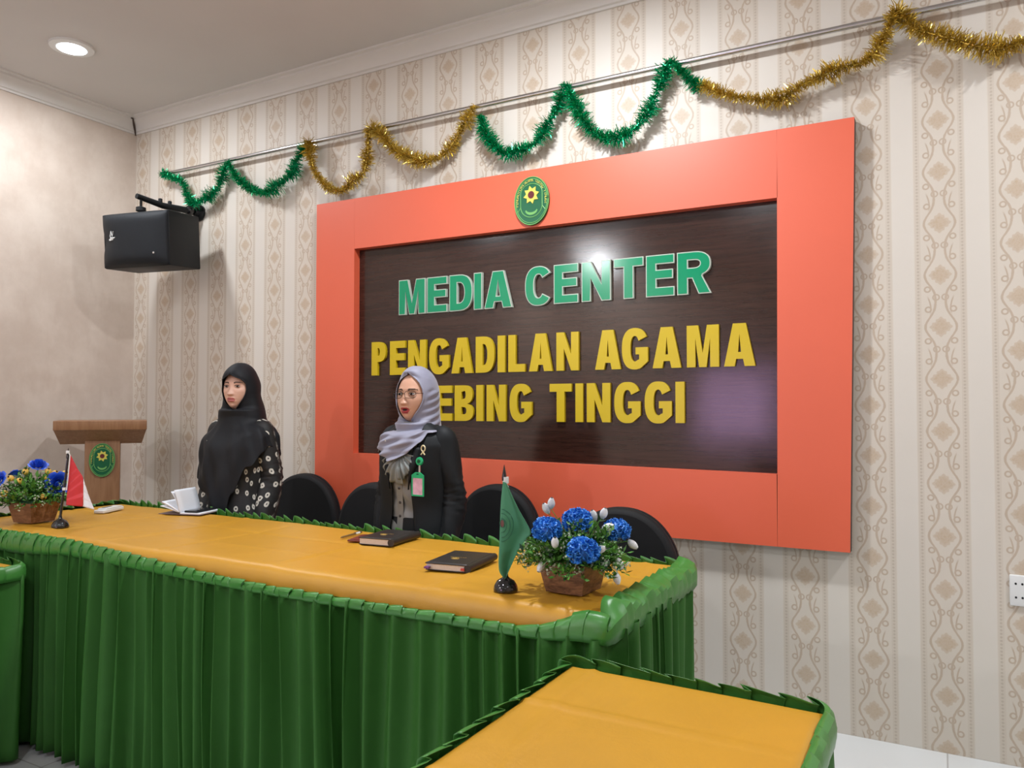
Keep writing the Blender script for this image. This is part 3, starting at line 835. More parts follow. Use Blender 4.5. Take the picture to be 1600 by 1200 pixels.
def skirt(parent, path, ztop, zbot, seed, lo=.055, hi=.10, amp0=.016, amp1=.034, closed=True):
    ph = pleat_phases(path, seed, lo, hi); rnd = random.Random(seed + 5)
    m = int(ph[-1]) + 3
    kk = [rnd.uniform(.45, 1.45) for _ in range(m)]
    lean = [rnd.uniform(-.55, .55) for _ in range(m)]
    hems = [rnd.uniform(-.006, .012) for _ in range(m)]
    ww = [rnd.uniform(.11, .27) for _ in range(m)]
    lam = .5 * (lo + hi)
    rows = []
    NZ = 16
    for i in range(NZ + 1):
        t = i / NZ; row = []
        for (x, y, nx, ny, s), p in zip(path, ph):
            j = int(p); f = p - j; z = lerp(ztop(x, y, nx, ny) if callable(ztop) else ztop, zbot, t)
            k = lerp(kk[j], kk[j + 1], f); wv = lerp(ww[j], ww[j + 1], f) * (1 + .5 * t)
            amp = lerp(amp0, amp1, t ** .7) * k
            q = p + lean[j] * t * sin(pi * f) * .35
            fo = fold(q, wv)
            o = fo * amp - amp * .5 + .014 * t * sin(s * 3.1 + seed) + .007 * t * sin(s * 37 + seed * 2) + .004 * t * sin(s * 71 - z * 5)
            d = lam * (.34 * (1 - .55 * t)) * k * sin(2 * pi * f) * .5 + lam * .5 * lean[j] * t * sin(pi * f)
            d += .022 * t * sin(s * 9 + 2.2 * z)
            zz = z + (lerp(hems[j], hems[j + 1], f) if i == NZ else 0)
            row.append((x + nx * o - ny * d, y + ny * o + nx * d, zz))
        rows.append(row)
    b = MB(); b.grid(rows, closed=closed)
    o = b.build('skirt', 'green_cloth', parent, sharp=180, fix=False)
    md = o.modifiers.new('thickness', 'SOLIDIFY'); md.thickness = .0015; md.offset = 0
    return o

def ruffle(parent, skirt_obj, path, seed, prof, lo=.035, hi=.060, h=.011, over=.30, up=.004, closed=True):
    """knife pleated satin heading of the skirt. prof(x, y, nx, ny) -> (out, z) from the sewn edge to the free edge"""
    ph = pleat_phases(path, seed, lo, hi); rnd = random.Random(seed)
    m = int(ph[-1]) + 3
    ja = [rnd.uniform(.45, 1.3) for _ in range(m)]; jb = [rnd.uniform(-.5, .9) for _ in range(m)]
    lam = .5 * (lo + hi)
    K = 6; rows = [[] for _ in range(K)]
    for (x, y, nx, ny, s), p in zip(path, ph):
        j = int(p); f = p - j; a = ja[j]
        pr, up_, h_ = prof(x, y, nx, ny); tx, ty = -ny, nx
        if f < .72: q = f / .72; sh = over * q; o_ = q
        else: q = (f - .72) / .28; sh = over * (1 - q); o_ = 1 - q
        for k in range(K):
            t = k / (K - 1)
            u = t * (len(pr) - 1); i0 = min(int(u), len(pr) - 2); fr = u - i0
            o = lerp(pr[i0][0], pr[i0 + 1][0], fr); z = lerp(pr[i0][1], pr[i0 + 1][1], fr)
            g = .30 + .70 * t
            slant = lam * .35 * t * jb[j] * sin(pi * f)
            d = (sh - over * .5) * lam * 1.6 * a * g + slant
            hh = h_ * a * g * o_ + .0022 * sin(s * 61 + k * 1.3) * t + (.004 * sin(s * 47 + k * 2.1) * sin(s * 9) + .0022 * sin(s * 131 + k) if h_ > .0165 else 0)
            ok = .7 if h_ < .0145 else .35
            rows[k].append((x + nx * (o + hh * ok) + tx * d, y + ny * (o + hh * ok) + ty * d, z + hh * (.55 if h_ < .013 else 1.0) + up_ * t * a * sin(pi * f)))
    b = MB(); b.grid(rows, closed=closed)
    o = b.build('ruffle', 'green_ruffle', skirt_obj or parent, sharp=32, fix=False)
    md = o.modifiers.new('thickness', 'SOLIDIFY'); md.thickness = .0010; md.offset = 0
    return o

def top_cloth(parent, quad, z, drop, creases, wr=.0012, roll=.045, seed=0, flare=.004):
    """satin cover: bilinear quad with padded rolled edge, ironed fold lines and soft wrinkles"""
    a, b_, c, d = [Vector(q) for q in quad]          # front-left, front-right, back-right, back-left
    LX = (b_ - a).length; LY = (d - a).length
    def params(L, n):
        e = [0, .0012, .003, .006, .010, .015, .021, .028, .036, .045]
        mid = [.045 + (L - .09) * i / n for i in range(1, n)]
        return [q / L for q in e + mid + [L - q for q in e[::-1]]]
    us, vs = params(LX, int(LX / .016)), params(LY, int(LY / .016))
    rows = []
    for v in vs:
        row = []
        for u in us:
            p = (a * (1 - u) + b_ * u) * (1 - v) + (d * (1 - u) + c * u) * v
            dd = min(u * LX, (1 - u) * LX, v * LY, (1 - v) * LY)
            t = min(dd / roll, 1.0)
            zz = z - drop * (1 - sqrt(max(0, 1 - (1 - t) ** 2.2)))
            x, y = u * LX, v * LY
            inn = min(dd / .03, 1)
            zz += inn * wr * (sin(x * 7 + sin(y * 5 + seed) * 2) * .7 + sin(y * 11 + x * 3 + seed) * .5 + sin(x * 23 - y * 17 + seed) * .25)
            for kind, q, w_, h_, bend in creases:
                e = (x - q - bend * sin(y * 4)) if kind == 'x' else (y - q - bend * sin(x * 3))
                zz += h_ * exp(-(e / w_) ** 2)
            row.append((p.x, p.y, zz))
        rows.append(row)
    m = MB(); m.grid(rows)
    return m.build('tablecloth', 'yellow_cloth', parent, sharp=180, fix=False)

def legs_and_board(t, quad, z, inset=.12):
    a, b_, c, d = [Vector(q) for q in quad]; cen = (a + b_ + c + d) / 4
    pin = [cen + (q - cen) * .90 for q in (a, b_, c, d)]
    b = MB(); n = 4
    b.add([(q.x, q.y, z - .045) for q in pin] + [(q.x, q.y, z - .022) for q in pin], [(3, 2, 1, 0), (4, 5, 6, 7)] + [(i, (i + 1) % 4, (i + 1) % 4 + 4, i + 4) for i in range(4)])
    b.build('table_board', 'lectern', t, sharp=20)
    for q in (a, b_, c, d):
        v = (cen - q).normalized(); p = q + v * inset
        b = MB(); b.tube([(p.x, p.y, 0), (p.x, p.y, z - .045)], .016, 10); b.build('leg', 'black_metal', t)

def build_main_table():
    t = thing('banquet_table', 'long head table with gold satin top and pleated green skirt before the two women', 'table')
    Q = [(-3.90, -1.715), (-.715, -1.745), (-.705, -1.055), (-3.86, -.885)]
    z = .85
    cr = [('x', .62, .008, .0055, .01), ('x', 1.42, .008, -.005, .008), ('x', 1.98, .007, .0055, .012), ('x', 2.62, .007, .0055, .01), ('x', 1.05, .015, .004, .06),
          ('y', .26, .012, .0018, .01), ('y', .52, .008, -.0045, .012), ('x', 3.03, .012, .003, .02)]
    legs_and_board(t, Q, z)
    top_cloth(t, Q, z, .058, cr, .0022, .05, 1)
    pq = [Q[0], Q[1], Q[2], Q[3]]
    path = path_of(pq, .035, True, .0045)
    def lift(x):
        q = min(1, max(0, (-1.75 - x) / 1.45)); return .056 * q * q * (3 - 2 * q)
    sk = skirt(t, path, lambda x, y, nx, ny: z - .060 + lift(x) * .8 * max(0, -ny) ** 2 + .02 * max(0, nx) ** 2, .018, 11, .042, .095, .040, .050)
    def prof(x, y, nx, ny):
        front = max(0, -ny); right = max(0, nx); back = max(0, ny); left = max(0, -nx)
        # front: hangs just under the rolled edge;  right: lies over the edge;  back: stands up
        f = front ** 2
        corner = exp(-((x + .78) / .09) ** 2) * front
        lf = lift(x); q = min(1, max(0, (-2.95 - x) / .35)); lo_ = lf * .42 * (1 - q * q * (3 - 2 * q))     # the heading climbs onto the top towards the left end
        fr = [(.014, z - .084 + lo_), (.019, z - .076 + lerp(lo_, lf, .35)), (.018 - lf * .1, z - .066 + lerp(lo_, lf, .75)), (.008 - lf * .25, z - .058 + lf)]
        co = [(.014, z - .070), (.016, z - .040), (.006, z - .012), (-.016, z + .001)]
        rt = [(.014, z - .064), (.016, z - .020), (.0, z - .002), (-.052, z + .003)]
        bk = [(.010, z - .064), (.012, z - .036), (.008, z - .010), (.004, z + .001)]
        wts = [(fr, f * (1 - corner)), (co, f * corner), (rt, right ** 2), (bk, back ** 2), (rt, left ** 2)]
        sm = sum(q for _, q in wts)
        kb = back ** 2; kr = max(right, left) ** 2
        return [(sum(p[i][0] * q for p, q in wts) / sm, sum(p[i][1] * q for p, q in wts) / sm) for i in range(4)], lerp(.003, .007, kb), lerp(lerp(.010, .013, kb), .019, kr)
    ruffle(t, sk, path, 21, prof, .036, .066, .014, .30, .010)
build_main_table()

def build_side_table(label, Q, z, seed, cr, high):
    t = thing('banquet_table', label, 'table')
    legs_and_board(t, Q, z)
    top_cloth(t, Q, z, .022, cr, .0012, .03, seed)
    path = path_of(Q, .03, True, .0045)
    sk = skirt(t, path, z - .03, .02, seed + 3, .08, .14, .010, .03)
    def prof(x, y, nx, ny):
        a = [(.010, z - .050), (.013, z - .022), (.004, z + .002), (-.014, z + .004)]
        bk = [(.008, z - .050), (.010, z - .022), (.006, z + .004), (-.008, z + .012)]
        k = max(0, ny) ** 2
        return [(lerp(p[0], q[0], k), lerp(p[1], q[1], k)) for p, q in zip(a, bk)], .004, .012
    ruffle(t, sk, path, seed + 9, prof, .05, .08, .011, .42, .004)
build_side_table('small side table with gold satin top and green ruffle in the right foreground',
                 [(-.795, -3.05), (-.205, -3.05), (-.205, -1.835), (-.795, -1.815)], .745, 31,
                 [('y', .98, .005, .0042, .006), ('y', .42, .005, .004, .02), ('x', .12, .012, .004, .05), ('y', .62, .012, .003, .05)], True)
build_side_table('side table with gold top and green skirt cut off at the left edge',
                 [(-3.86, -3.0), (-3.135, -3.0), (-3.125, -1.80), (-3.86, -1.79)], .745, 51, [('y', .6, .006, .003, .01)], False)

# ------------------------------------------------------------------ banquet chairs
def make_chair(label, x, y, rz, zt=.98, W=.235):
    t = thing('banquet_chair', label, 'chair', (x, y, 0), rz, 'black chairs behind the head table')
    # seat is in front (-y), back rest at y = 0
    b = MB()
    H0, H1 = .47, zt
    out = []
    for i in range(41):
        a = pi * i / 40
        c, s = cos(a), sin(a)
        out.append((W * math.copysign(abs(c) ** .92, c), H1 - .27 + .27 * abs(s) ** .96))
    out = [(W * .90, H0)] + out + [(-W * .90, H0)]
    cz = .74
    def ring(k, y): return [(px * k, y, cz + (pz - cz) * k) for px, pz in out]
    b.loft([ring(.90, -.045), ring(.965, -.040), ring(.995, -.024), ring(1.0, -.004), ring(.985, .004)])
    b.build('backrest', 'chair_cloth', t, sharp=60)
    b = MB(); b.loft([ring(.992, .003), ring(1.008, .004), ring(1.008, .016), ring(.96, .022)])
    b.build('back_shell', 'black_plastic', t, sharp=60)
    b = MB(); b.rbox((0, -.215, .455), (.42, .40, .075), .03, 0, None, 4); b.build('seat', 'chair_cloth', t, sharp=60)
    b = MB(); b.box((0, -.215, .408), (.40, .37, .022)); b.build('seat_frame', 'black_metal', t)
    for sx in (-1, 1):
        b = MB(); b.tube([(sx * .19, -.385, 0), (sx * .185, -.375, .40)], .0125, 10); b.build('leg', 'black_metal', t)
        b = MB(); b.tube([(sx * .20, .06, 0), (sx * .19, -.03, .41), (sx * .188, -.002, .62)], .0125, 10); b.build('leg', 'black_metal', t)
    return t
make_chair('black round-backed chair between the dotted-dress woman and the orange frame', -3.255, -.15, radians(4), .975, .245)
make_chair('black round-backed chair right behind the woman in the black blazer', -2.445, -.50, radians(-3), .99, .235)
make_chair('black round-backed chair behind the small green flag', -1.925, -.20, radians(-2), .98, .24)
make_chair('black round-backed chair at the right end behind the blue and white flowers', -1.14, -.56, radians(2), .955, .24)
# ------------------------------------------------------------------ people
BODY = dict(
    # z relative to shoulder line (negative = below): half width, front depth, back depth
    rs=[(-1.2, .17), (-.62, .175), (-.50, .172), (-.33, .135), (-.15, .150), (-.06, .158), (-.02, .142), (.0, .115), (.025, .070), (.05, .058), (.12, .054)],
    rf=[(-1.2, .11), (-.62, .115), (-.50, .112), (-.33, .098), (-.15, .115), (-.06, .095), (.0, .070), (.025, .058), (.05, .052), (.12, .050)],
    rb=[(-1.2, .11), (-.62, .125), (-.50, .118), (-.33, .085), (-.15, .098), (-.06, .095), (.0, .080), (.025, .066), (.05, .058), (.12, .056)])

def head_mesh(b, hz, T, mats_i, mouth_open=0.0, sc=1.0):
    """face and skull, front towards -y; features raised from a smooth head shape"""
    NR, NC = 120, 132
    rows = []
    for i in range(NR + 1):
        th = pi * (0.002 + .996 * i / NR); row = []
        for j in range(NC):
            # columns concentrated on the face
            q = j / NC
            ph = 2 * pi * q; ph = ph - .55 * sin(ph)          # denser near 0
            st, ct = sin(th), cos(th)
            zz = .112 * ct
            jaw = 1.0
            if zz < -.012: jaw = 1 - .25 * min(1, ((-zz - .012) / .10)) ** 1.7
            cheek = 1 + .05 * exp(-((zz + .02) / .03) ** 2)
            x = .0770 * st * sin(ph) * jaw * cheek
            fr = cos(ph)
            y = -(.090 if fr > 0 else .098) * st * fr
            if fr > 0 and zz < 0: y -= .018 * min(1, -zz / .09) * st ** .5 * fr
            if zz < -.03: y += -.020 * min(1, (-zz - .03) / .08)
            z = zz
            if fr > .05:
                k = min(1, (fr - .05) / .3)
                G = lambda cx, cz, sx, sz: exp(-((x - cx) / sx) ** 2 - ((z - cz) / sz) ** 2)
                d = 0.0
                d -= .0085 * (G(.031, .006, .017, .011) + G(-.031, .006, .017, .011))       # eye sockets
                d += .0035 * (G(.030, .027, .022, .008) + G(-.030, .027, .022, .008))       # brow ridge
                nz = max(0, min(1, (.014 - z) / .046)) if z > -.036 else max(0, 1 - (-.036 - z) / .008)
                d += .0175 * nz ** 1.25 * exp(-(x / (.0075 + .004 * nz)) ** 2)              # nose ridge and tip
                d += .0075 * (G(.0115, -.033, .006, .007) + G(-.0115, -.033, .006, .007))    # nostril wings
                d += .0060 * G(0, -.0545, .020, .0050) + .0070 * G(0, -.0675, .016, .0055)   # lips
                d -= (.0045 + .006 * mouth_open) * exp(-(x / .019) ** 2 - ((z + .0605) / (.0022 + .0030 * mouth_open)) ** 2)
                d -= .0030 * G(0, -.080, .018, .006)
                d += .0060 * G(0, -.097, .018, .012)                                         # chin
                d += .0035 * (G(.040, -.026, .018, .016) + G(-.040, -.026, .018, .016))      # cheeks
                d -= .0015 * (G(.024, -.052, .004, .012) + G(-.024, -.052, .004, .012))
                y -= d * k
            row.append((x * sc, y * sc, hz + z * sc))
        rows.append(row)
    def mf(c):
        v = T.inverted() @ c; x, z, y = v.x / sc, (v.z - hz) / sc, v.y
        if y > -.03: return 0
        ax = abs(x)
        if mouth_open and (ax / .0120) ** 2 + ((z + .0612) / .0052) ** 2 < 1: return 3
        up = -.0505 - .10 * ax - (.0012 if ax < .003 else 0)
        lowr = -.0735 - .004 * mouth_open + .20 * ax * ax / .02
        if ax < .0215 and lowr < z < up and ax < .0215 * (1 - ((z + .0615) / .017) ** 2 * .55): return 1
        bz = .0235 + .0028 * (1 - ((ax - .031) / .017) ** 2)
        if .0125 < ax < .050 and abs(z - bz) < .0033 * (1 - .5 * max(0, (ax - .03) / .02)): return 2
        return 0
    b.grid(rows, 0, T, closed=True, matf=mf)

def hand(b, wrist, T, side, mat=0):
    """relaxed hand hanging down: palm, four unequal bent fingers and a thumb"""
    x, y, z = wrist
    b.tube([(x, y, z + .02), (x, y - .004, z - .02), (x, y - .008, z - .06), (x, y - .012, z - .088)], [.024, .034, .038, .034], 12, mat, T, True, .45)
    for k, (dy, l) in enumerate(((-.030, .070), (-.010, .080), (.010, .074), (.028, .058))):
        p0 = Vector((x, y + dy - .012, z - .082))
        p1 = p0 + Vector((-side * .004, -.002, -l * .45)); p2 = p1 + Vector((-side * .012, -.003, -l * .33)); p3 = p2 + Vector((-side * .014, -.002, -l * .20))
        b.tube([p0, p1, p2, p3], [.0088, .0082, .0072, .005], 8, mat, T)
    p0 = Vector((x - side * .006, y - .032, z - .022))
    p1 = p0 + Vector((-side * .012, -.022, -.032)); p2 = p1 + Vector((-side * .006, -.006, -.030))
    b.tube([p0, p1, p2], [.012, .0098, .0065], 8, mat, T)

def body_rings(sh, zs, grow=0.0, n=64, yoff=0.0, mod=None):
    out = []
    for z in zs:
        q = z - sh
        rs, rf, rb = interp(BODY['rs'], q) + grow, interp(BODY['rf'], q) + grow, interp(BODY['rb'], q) + grow
        ring = []
        for k in range(n):
            a = 2 * pi * k / n
            s, c = sin(a), cos(a)
            e = .86
            s2, c2 = math.copysign(abs(s) ** e, s), math.copysign(abs(c) ** e, c)
            dr = mod(a, z) if mod else 0
            ring.append(((rs + dr) * s2, -(rf + dr if c > 0 else rb + dr) * c2 + yoff, z))
        out.append(ring)
    return out

def skull(zrel, ph):
    """plain head surface radius (no features) at a height and azimuth, used to lay cloth on the face"""
    u = sqrt(max(0.0, 1 - (zrel / .112) ** 2)); s, c = sin(ph), cos(ph)
    jaw = 1 - .27 * min(1, max(0, -zrel - .012) / .10) ** 1.7 if zrel < -.012 else 1
    x = .0785 * u * jaw * s; y = -(.090 if c > 0 else .098) * u * c
    if c > 0 and zrel < 0: y -= .018 * min(1, -zrel / .09) * u ** .5 * c
    if zrel < -.03: y -= .020 * min(1, (-zrel - .03) / .08)
    return x, y
def hood(hz, alpha, head_tab, sh, hem, drape, folds, ncol=168, nd=50, snug=.007, visor=None, tk=5.0):
    """scarf surface: closed over the crown, open around the face, closed under the chin, then draped.
    alpha(zrel) opening half angle; head_tab(zrel) -> (side, front, back, ycentre); drape(phi, z) -> (side, front, back)"""
    rows = []; levels = []
    for i in range(13): levels.append(.128 * sin(pi / 2 * (1 - (i + .15) / 14)))
    z = levels[-1]
    while z > -.150: levels.append(z); z -= .0052
    for zrel in levels:
        rs, rf, rb, yc = head_tab(zrel)
        al = alpha(zrel); row = []
        for j in range(ncol + 1):
            ph = al + (2 * pi - 2 * al) * j / ncol
            edge = min(j, ncol - j)
            d = folds(ph, hz + zrel, 0) * min(1, edge / 12)
            s, c = sin(ph), cos(ph)
            x, y = (rs + d) * s, yc - (rf + d if c > 0 else rb + d) * c
            if al > .02:
                hx, hy = skull(zrel, ph); r = sqrt(hx * hx + hy * hy) or 1
                g = snug + (visor(zrel) if visor else 0)
                hx, hy = hx * (1 + g / r), hy * (1 + g / r)
                k = exp(-(edge / 15.0) ** 2)
                x, y = lerp(x, hx, k), lerp(y, hy, k)
                k = .0032 * exp(-((edge - 1.5) / 1.6) ** 2); x += k * s; y -= k * c      # rolled hem
            row.append((x, y, hz + zrel))
        rows.append(row)
    zl = hz + levels[-1]
    last = rows[-1]
    for i in range(1, nd + 1):
        t = i / nd; row = []
        for j in range(ncol + 1):
            ph = 2 * pi * j / ncol
            z1 = hem(ph); zz = lerp(zl, z1, t)
            ds, df, db = drape(ph, zz)
            d = folds(ph, zz, t)
            s, c = sin(ph), cos(ph)
            e = .9
            tx = (ds + d) * math.copysign(abs(s) ** e, s); ty = -((df if c > 0 else db) + d) * math.copysign(abs(c) ** e, c)
            k = min(1, t * tk); k = k * k * (3 - 2 * k)
            row.append((lerp(last[j][0], tx, k), lerp(last[j][1], ty, k), zz))
        rows.append(row)
    b = MB(); b.grid(rows)
    return b
def weld(o, d=.0004):
    bm = bmesh.new(); bm.from_mesh(o.data); bmesh.ops.remove_doubles(bm, verts=bm.verts[:], dist=d)
    bmesh.ops.recalc_face_normals(bm, faces=bm.faces[:]); bm.to_mesh(o.data); bm.free(); return o

def eyes(t, hz, T, sc=1.0, glance=-.002):
    for s in (-1, 1):
        b = MB(); cx, cy, cz = s * .0305 * sc, -.0795 * sc, hz + .0055 * sc
        n, m = 26, 18; rows = []
        for i in range(m + 1):
            th = pi * (.001 + .998 * i / m)
            rows.append([(cx + .0135 * sin(th) * cos(2 * pi * k / n), cy - .0075 * sin(th) * sin(2 * pi * k / n), cz + .0050 * cos(th)) for k in range(n)])
        def mf(c):
            v = T.inverted() @ c
            return 1 if (v.x - cx - glance) ** 2 + (v.z - cz - .0005) ** 2 < .0054 ** 2 else 0
        b.grid(rows, 0, T, closed=True, matf=mf); b.build('eye', ['eye_white', 'iris'], t, sharp=180)
        b = MB(); b.tube([(cx + .0142 * cos(a), cy - .0058 - .0022 * sin(a), cz + .0056 * sin(a)) for a in [pi * (.03 + .94 * k / 12) for k in range(13)]], [.0006] + [.0016] * 11 + [.0006], 6, 0, T)
        b.build('eyelashes', 'brow', t)

def person_body(t, sh, hz, HT, skin, mouth, lips, arm, sc=1.0):
    b = MB()
    head_mesh(b, hz, HT, None, mouth, sc)
    zs = [.60 + (hz - .06 - .60) * i / 40 for i in range(41)]
    b.loft(body_rings(sh, zs, -.012, 40), 0)
    for s in (-1, 1):
        b.tube([(s * .09, .0, .66), (s * .088, -.004, .46), (s * .086, .004, .10), (s * .086, 0, .07)], [.088, .058, .040, .036], 16, 0)
        b.tube([(s * .086, .03, .045), (s * .088, -.03, .045), (s * .092, -.11, .03), (s * .094, -.16, .022)], [.034, .040, .036, .02], 12, 0, None, True, .8)
        S, E, W = arm[s]
        b.tube([S, tuple(lerp(S[i], E[i], .5) for i in range(3)), E, tuple(lerp(E[i], W[i], .5) for i in range(3)), W], [.046, .042, .036, .030, .024], 14, 0)
        hand(b, W, Matrix(), s)
    return b.build('body', [skin, lips, 'brow', 'mouth'], t, sharp=180)

def sleeve(t_mb, S, E, W, r, seed, cuff=.02):
    """sleeve tube with soft elbow creases"""
    P = catmull([Vector(S) + Vector((-.35 * (S[0] - 0) * .35, 0, .012)), S, tuple(lerp(S[i], E[i], .55) for i in range(3)), E, tuple(lerp(E[i], W[i], .6) for i in range(3)), W], 9)
    n = 26; m = len(P); prev = None; rings = []
    for i, p in enumerate(P):
        tt = (P[min(i + 1, m - 1)] - P[max(i - 1, 0)]).normalized()
        a = tt.cross(Vector((0, 1, 0))).normalized(); c = tt.cross(a)
        f = i / (m - 1)
        rr = interp(r, f)
        ring = []
        for k in range(n):
            an = 2 * pi * k / n
            d = .004 * sin(an * 3 + f * 16 + seed) * (.4 + f) + .005 * exp(-((f - .58) / .12) ** 2) * sin(f * 110 + an * 2 + seed)
            ring.append(p + (a * cos(an) + c * sin(an)) * (rr + d))
        rings.append(ring)
    t_mb.loft(rings, 0)
    return rings

def shoes(t):
    for s in (-1, 1):
        b = MB(); b.tube([(s * .086, .05, .05), (s * .088, -.03, .06), (s * .092, -.12, .04), (s * .094, -.19, .028)], [.042, .050, .046, .026], 14, 0, None, True, .8)
        b.box((s * .09, -.07, .008), (.075, .25, .016)); b.build('shoe', 'black_plastic', t, sharp=60)

# --- woman with black scarf and dotted dress
def woman_black():
    t = thing('person', 'person in a long black headscarf and black dress with white dots', 'person', (-3.155, -.725, 0), radians(10))
    sh, hz = 1.275, 1.462
    HT = Matrix.Rotation(radians(7), 4, 'Z')
    arm = {}
    for s in (-1, 1): arm[s] = ((s * .135, .005, 1.235), (s * .178, .02, .99), (s * .172, -.045, .79))
    person_body(t, sh, hz, HT, 'skin_a', 0, 'lip_a', arm)
    eyes(t, hz, HT, 1.0, .002)
    # dress: loose, flaring; UV in metres carries the dots
    zs = [.06 + (1.31 - .06) * i / 70 for i in range(71)]
    def mod(a, z):
        fl = max(0, (1.12 - z)) * .034
        return fl - .008 + .007 * sin(a * 9 + 1.3) * min(1, max(0, (1.1 - z) * 2)) + .004 * sin(a * 4 + z * 7)
    rings = body_rings(sh, zs, .016, 90, 0, mod)
    for r in rings: r.append(r[0])
    uvs = [[(k / 90 * 1.25, z * 1.0) for k in range(91)] for z in zs]
    b = MB(); b.grid(rings, uvs=uvs)
    for s in (-1, 1):
        S, E, W = arm[s]
        o = len(b.v)
        P = sleeve(b, S, E, W, [(0, .050), (.2, .060), (.55, .058), (1, .056)], 2 + s)
        n = len(P[0])
        for i in range(len(P)):
            for k in range(n): b.uv[o + i * n + k] = (3 * (s + 2) + k / n * .40 * (1 if True else 0), P[i][k].z * 1.0)
    b.build('dress', 'dress', t, sharp=180)
    # scarf
    def ht(z):
        u = max(0, 1 - (z / .130) ** 2) ** .5
        side = .088 * u if z > 0 else .088 + .24 * max(0, -z - .03)
        front = .104 * u ** .8 if z > .02 else .103
        back = .122 * u if z > 0 else .122 + .22 * max(0, -z)
        if z > -.02: front += .014 * exp(-((z - .072) / .03) ** 2)
        if z < -.118: front = .103 - .35 * (-.118 - z)
        return side, front, back, 0.0
    def al(z):
        return radians(interp([(-.1135, 0), (-.111, 20), (-.106, 33), (-.092, 43), (-.05, 50), (-.01, 51), (.015, 49), (.032, 42), (.046, 28), (.054, 12), (.058, 0)], z))
    def hem(ph):
        a = (ph + pi) % (2 * pi) - pi           # -pi..pi, 0 front, + = her left (+x)
        z = interp([(-3.2, .98), (-2.2, 1.0), (-1.5, 1.0), (-.85, .985), (-.42, .93), (-.12, .80), (.08, .80), (.22, .93), (.6, 1.06), (1.3, 1.165), (2.2, 1.13), (3.2, .98)], a)
        return z + .006 * sin(a * 14)
    def drape(ph, z):
        q = z - sh
        side = interp([(-.45, .232), (-.28, .222), (-.15, .212), (-.06, .200), (-.01, .176), (.03, .130), (.07, .112), (.13, .116)], q)
        fr = interp([(-.45, .152), (-.28, .150), (-.12, .140), (-.03, .120), (.03, .107), (.08, .100), (.13, .098)], q)
        bk = interp([(-.45, .165), (-.28, .15), (-.10, .14), (.0, .148), (.06, .150), (.13, .150)], q)
        return side, fr, bk
    def folds(ph, z, tt):
        if tt <= 0: return .0025 * sin(z * 55 + abs(ph - pi) * 2.5) * max(0, -cos(ph) * .5 + .5)
        return (.008 * sin(ph * 9 + 2 * sin(z * 9)) + .005 * sin(ph * 15 + z * 20)) * min(1, tt * 1.6) * (1 - .3 * cos(ph))
    b = hood(hz, al, ht, sh, hem, drape, folds, visor=lambda z: .016 * exp(-((z - .055) / .022) ** 2), tk=2.6)
    # head part turns with the head
    for i, v in enumerate(b.v):
        k = min(1, max(0, (v.z - 1.27) / .09)); a = radians(7) * k
        b.v[i] = Vector((v.x * cos(a) - v.y * sin(a), v.x * sin(a) + v.y * cos(a), v.z))
    o = weld(b.build('headscarf', 'hijab_black', t, sharp=180))
    md = o.modifiers.new('thickness', 'SOLIDIFY'); md.thickness = .003; md.offset = -1
    b = MB(); b.tube([(-.118, -.104, 1.195), (-.117, -.106, 1.178)], .0045, 8); b.build('scarf_pin', 'silver', t)
    shoes(t)
woman_black()

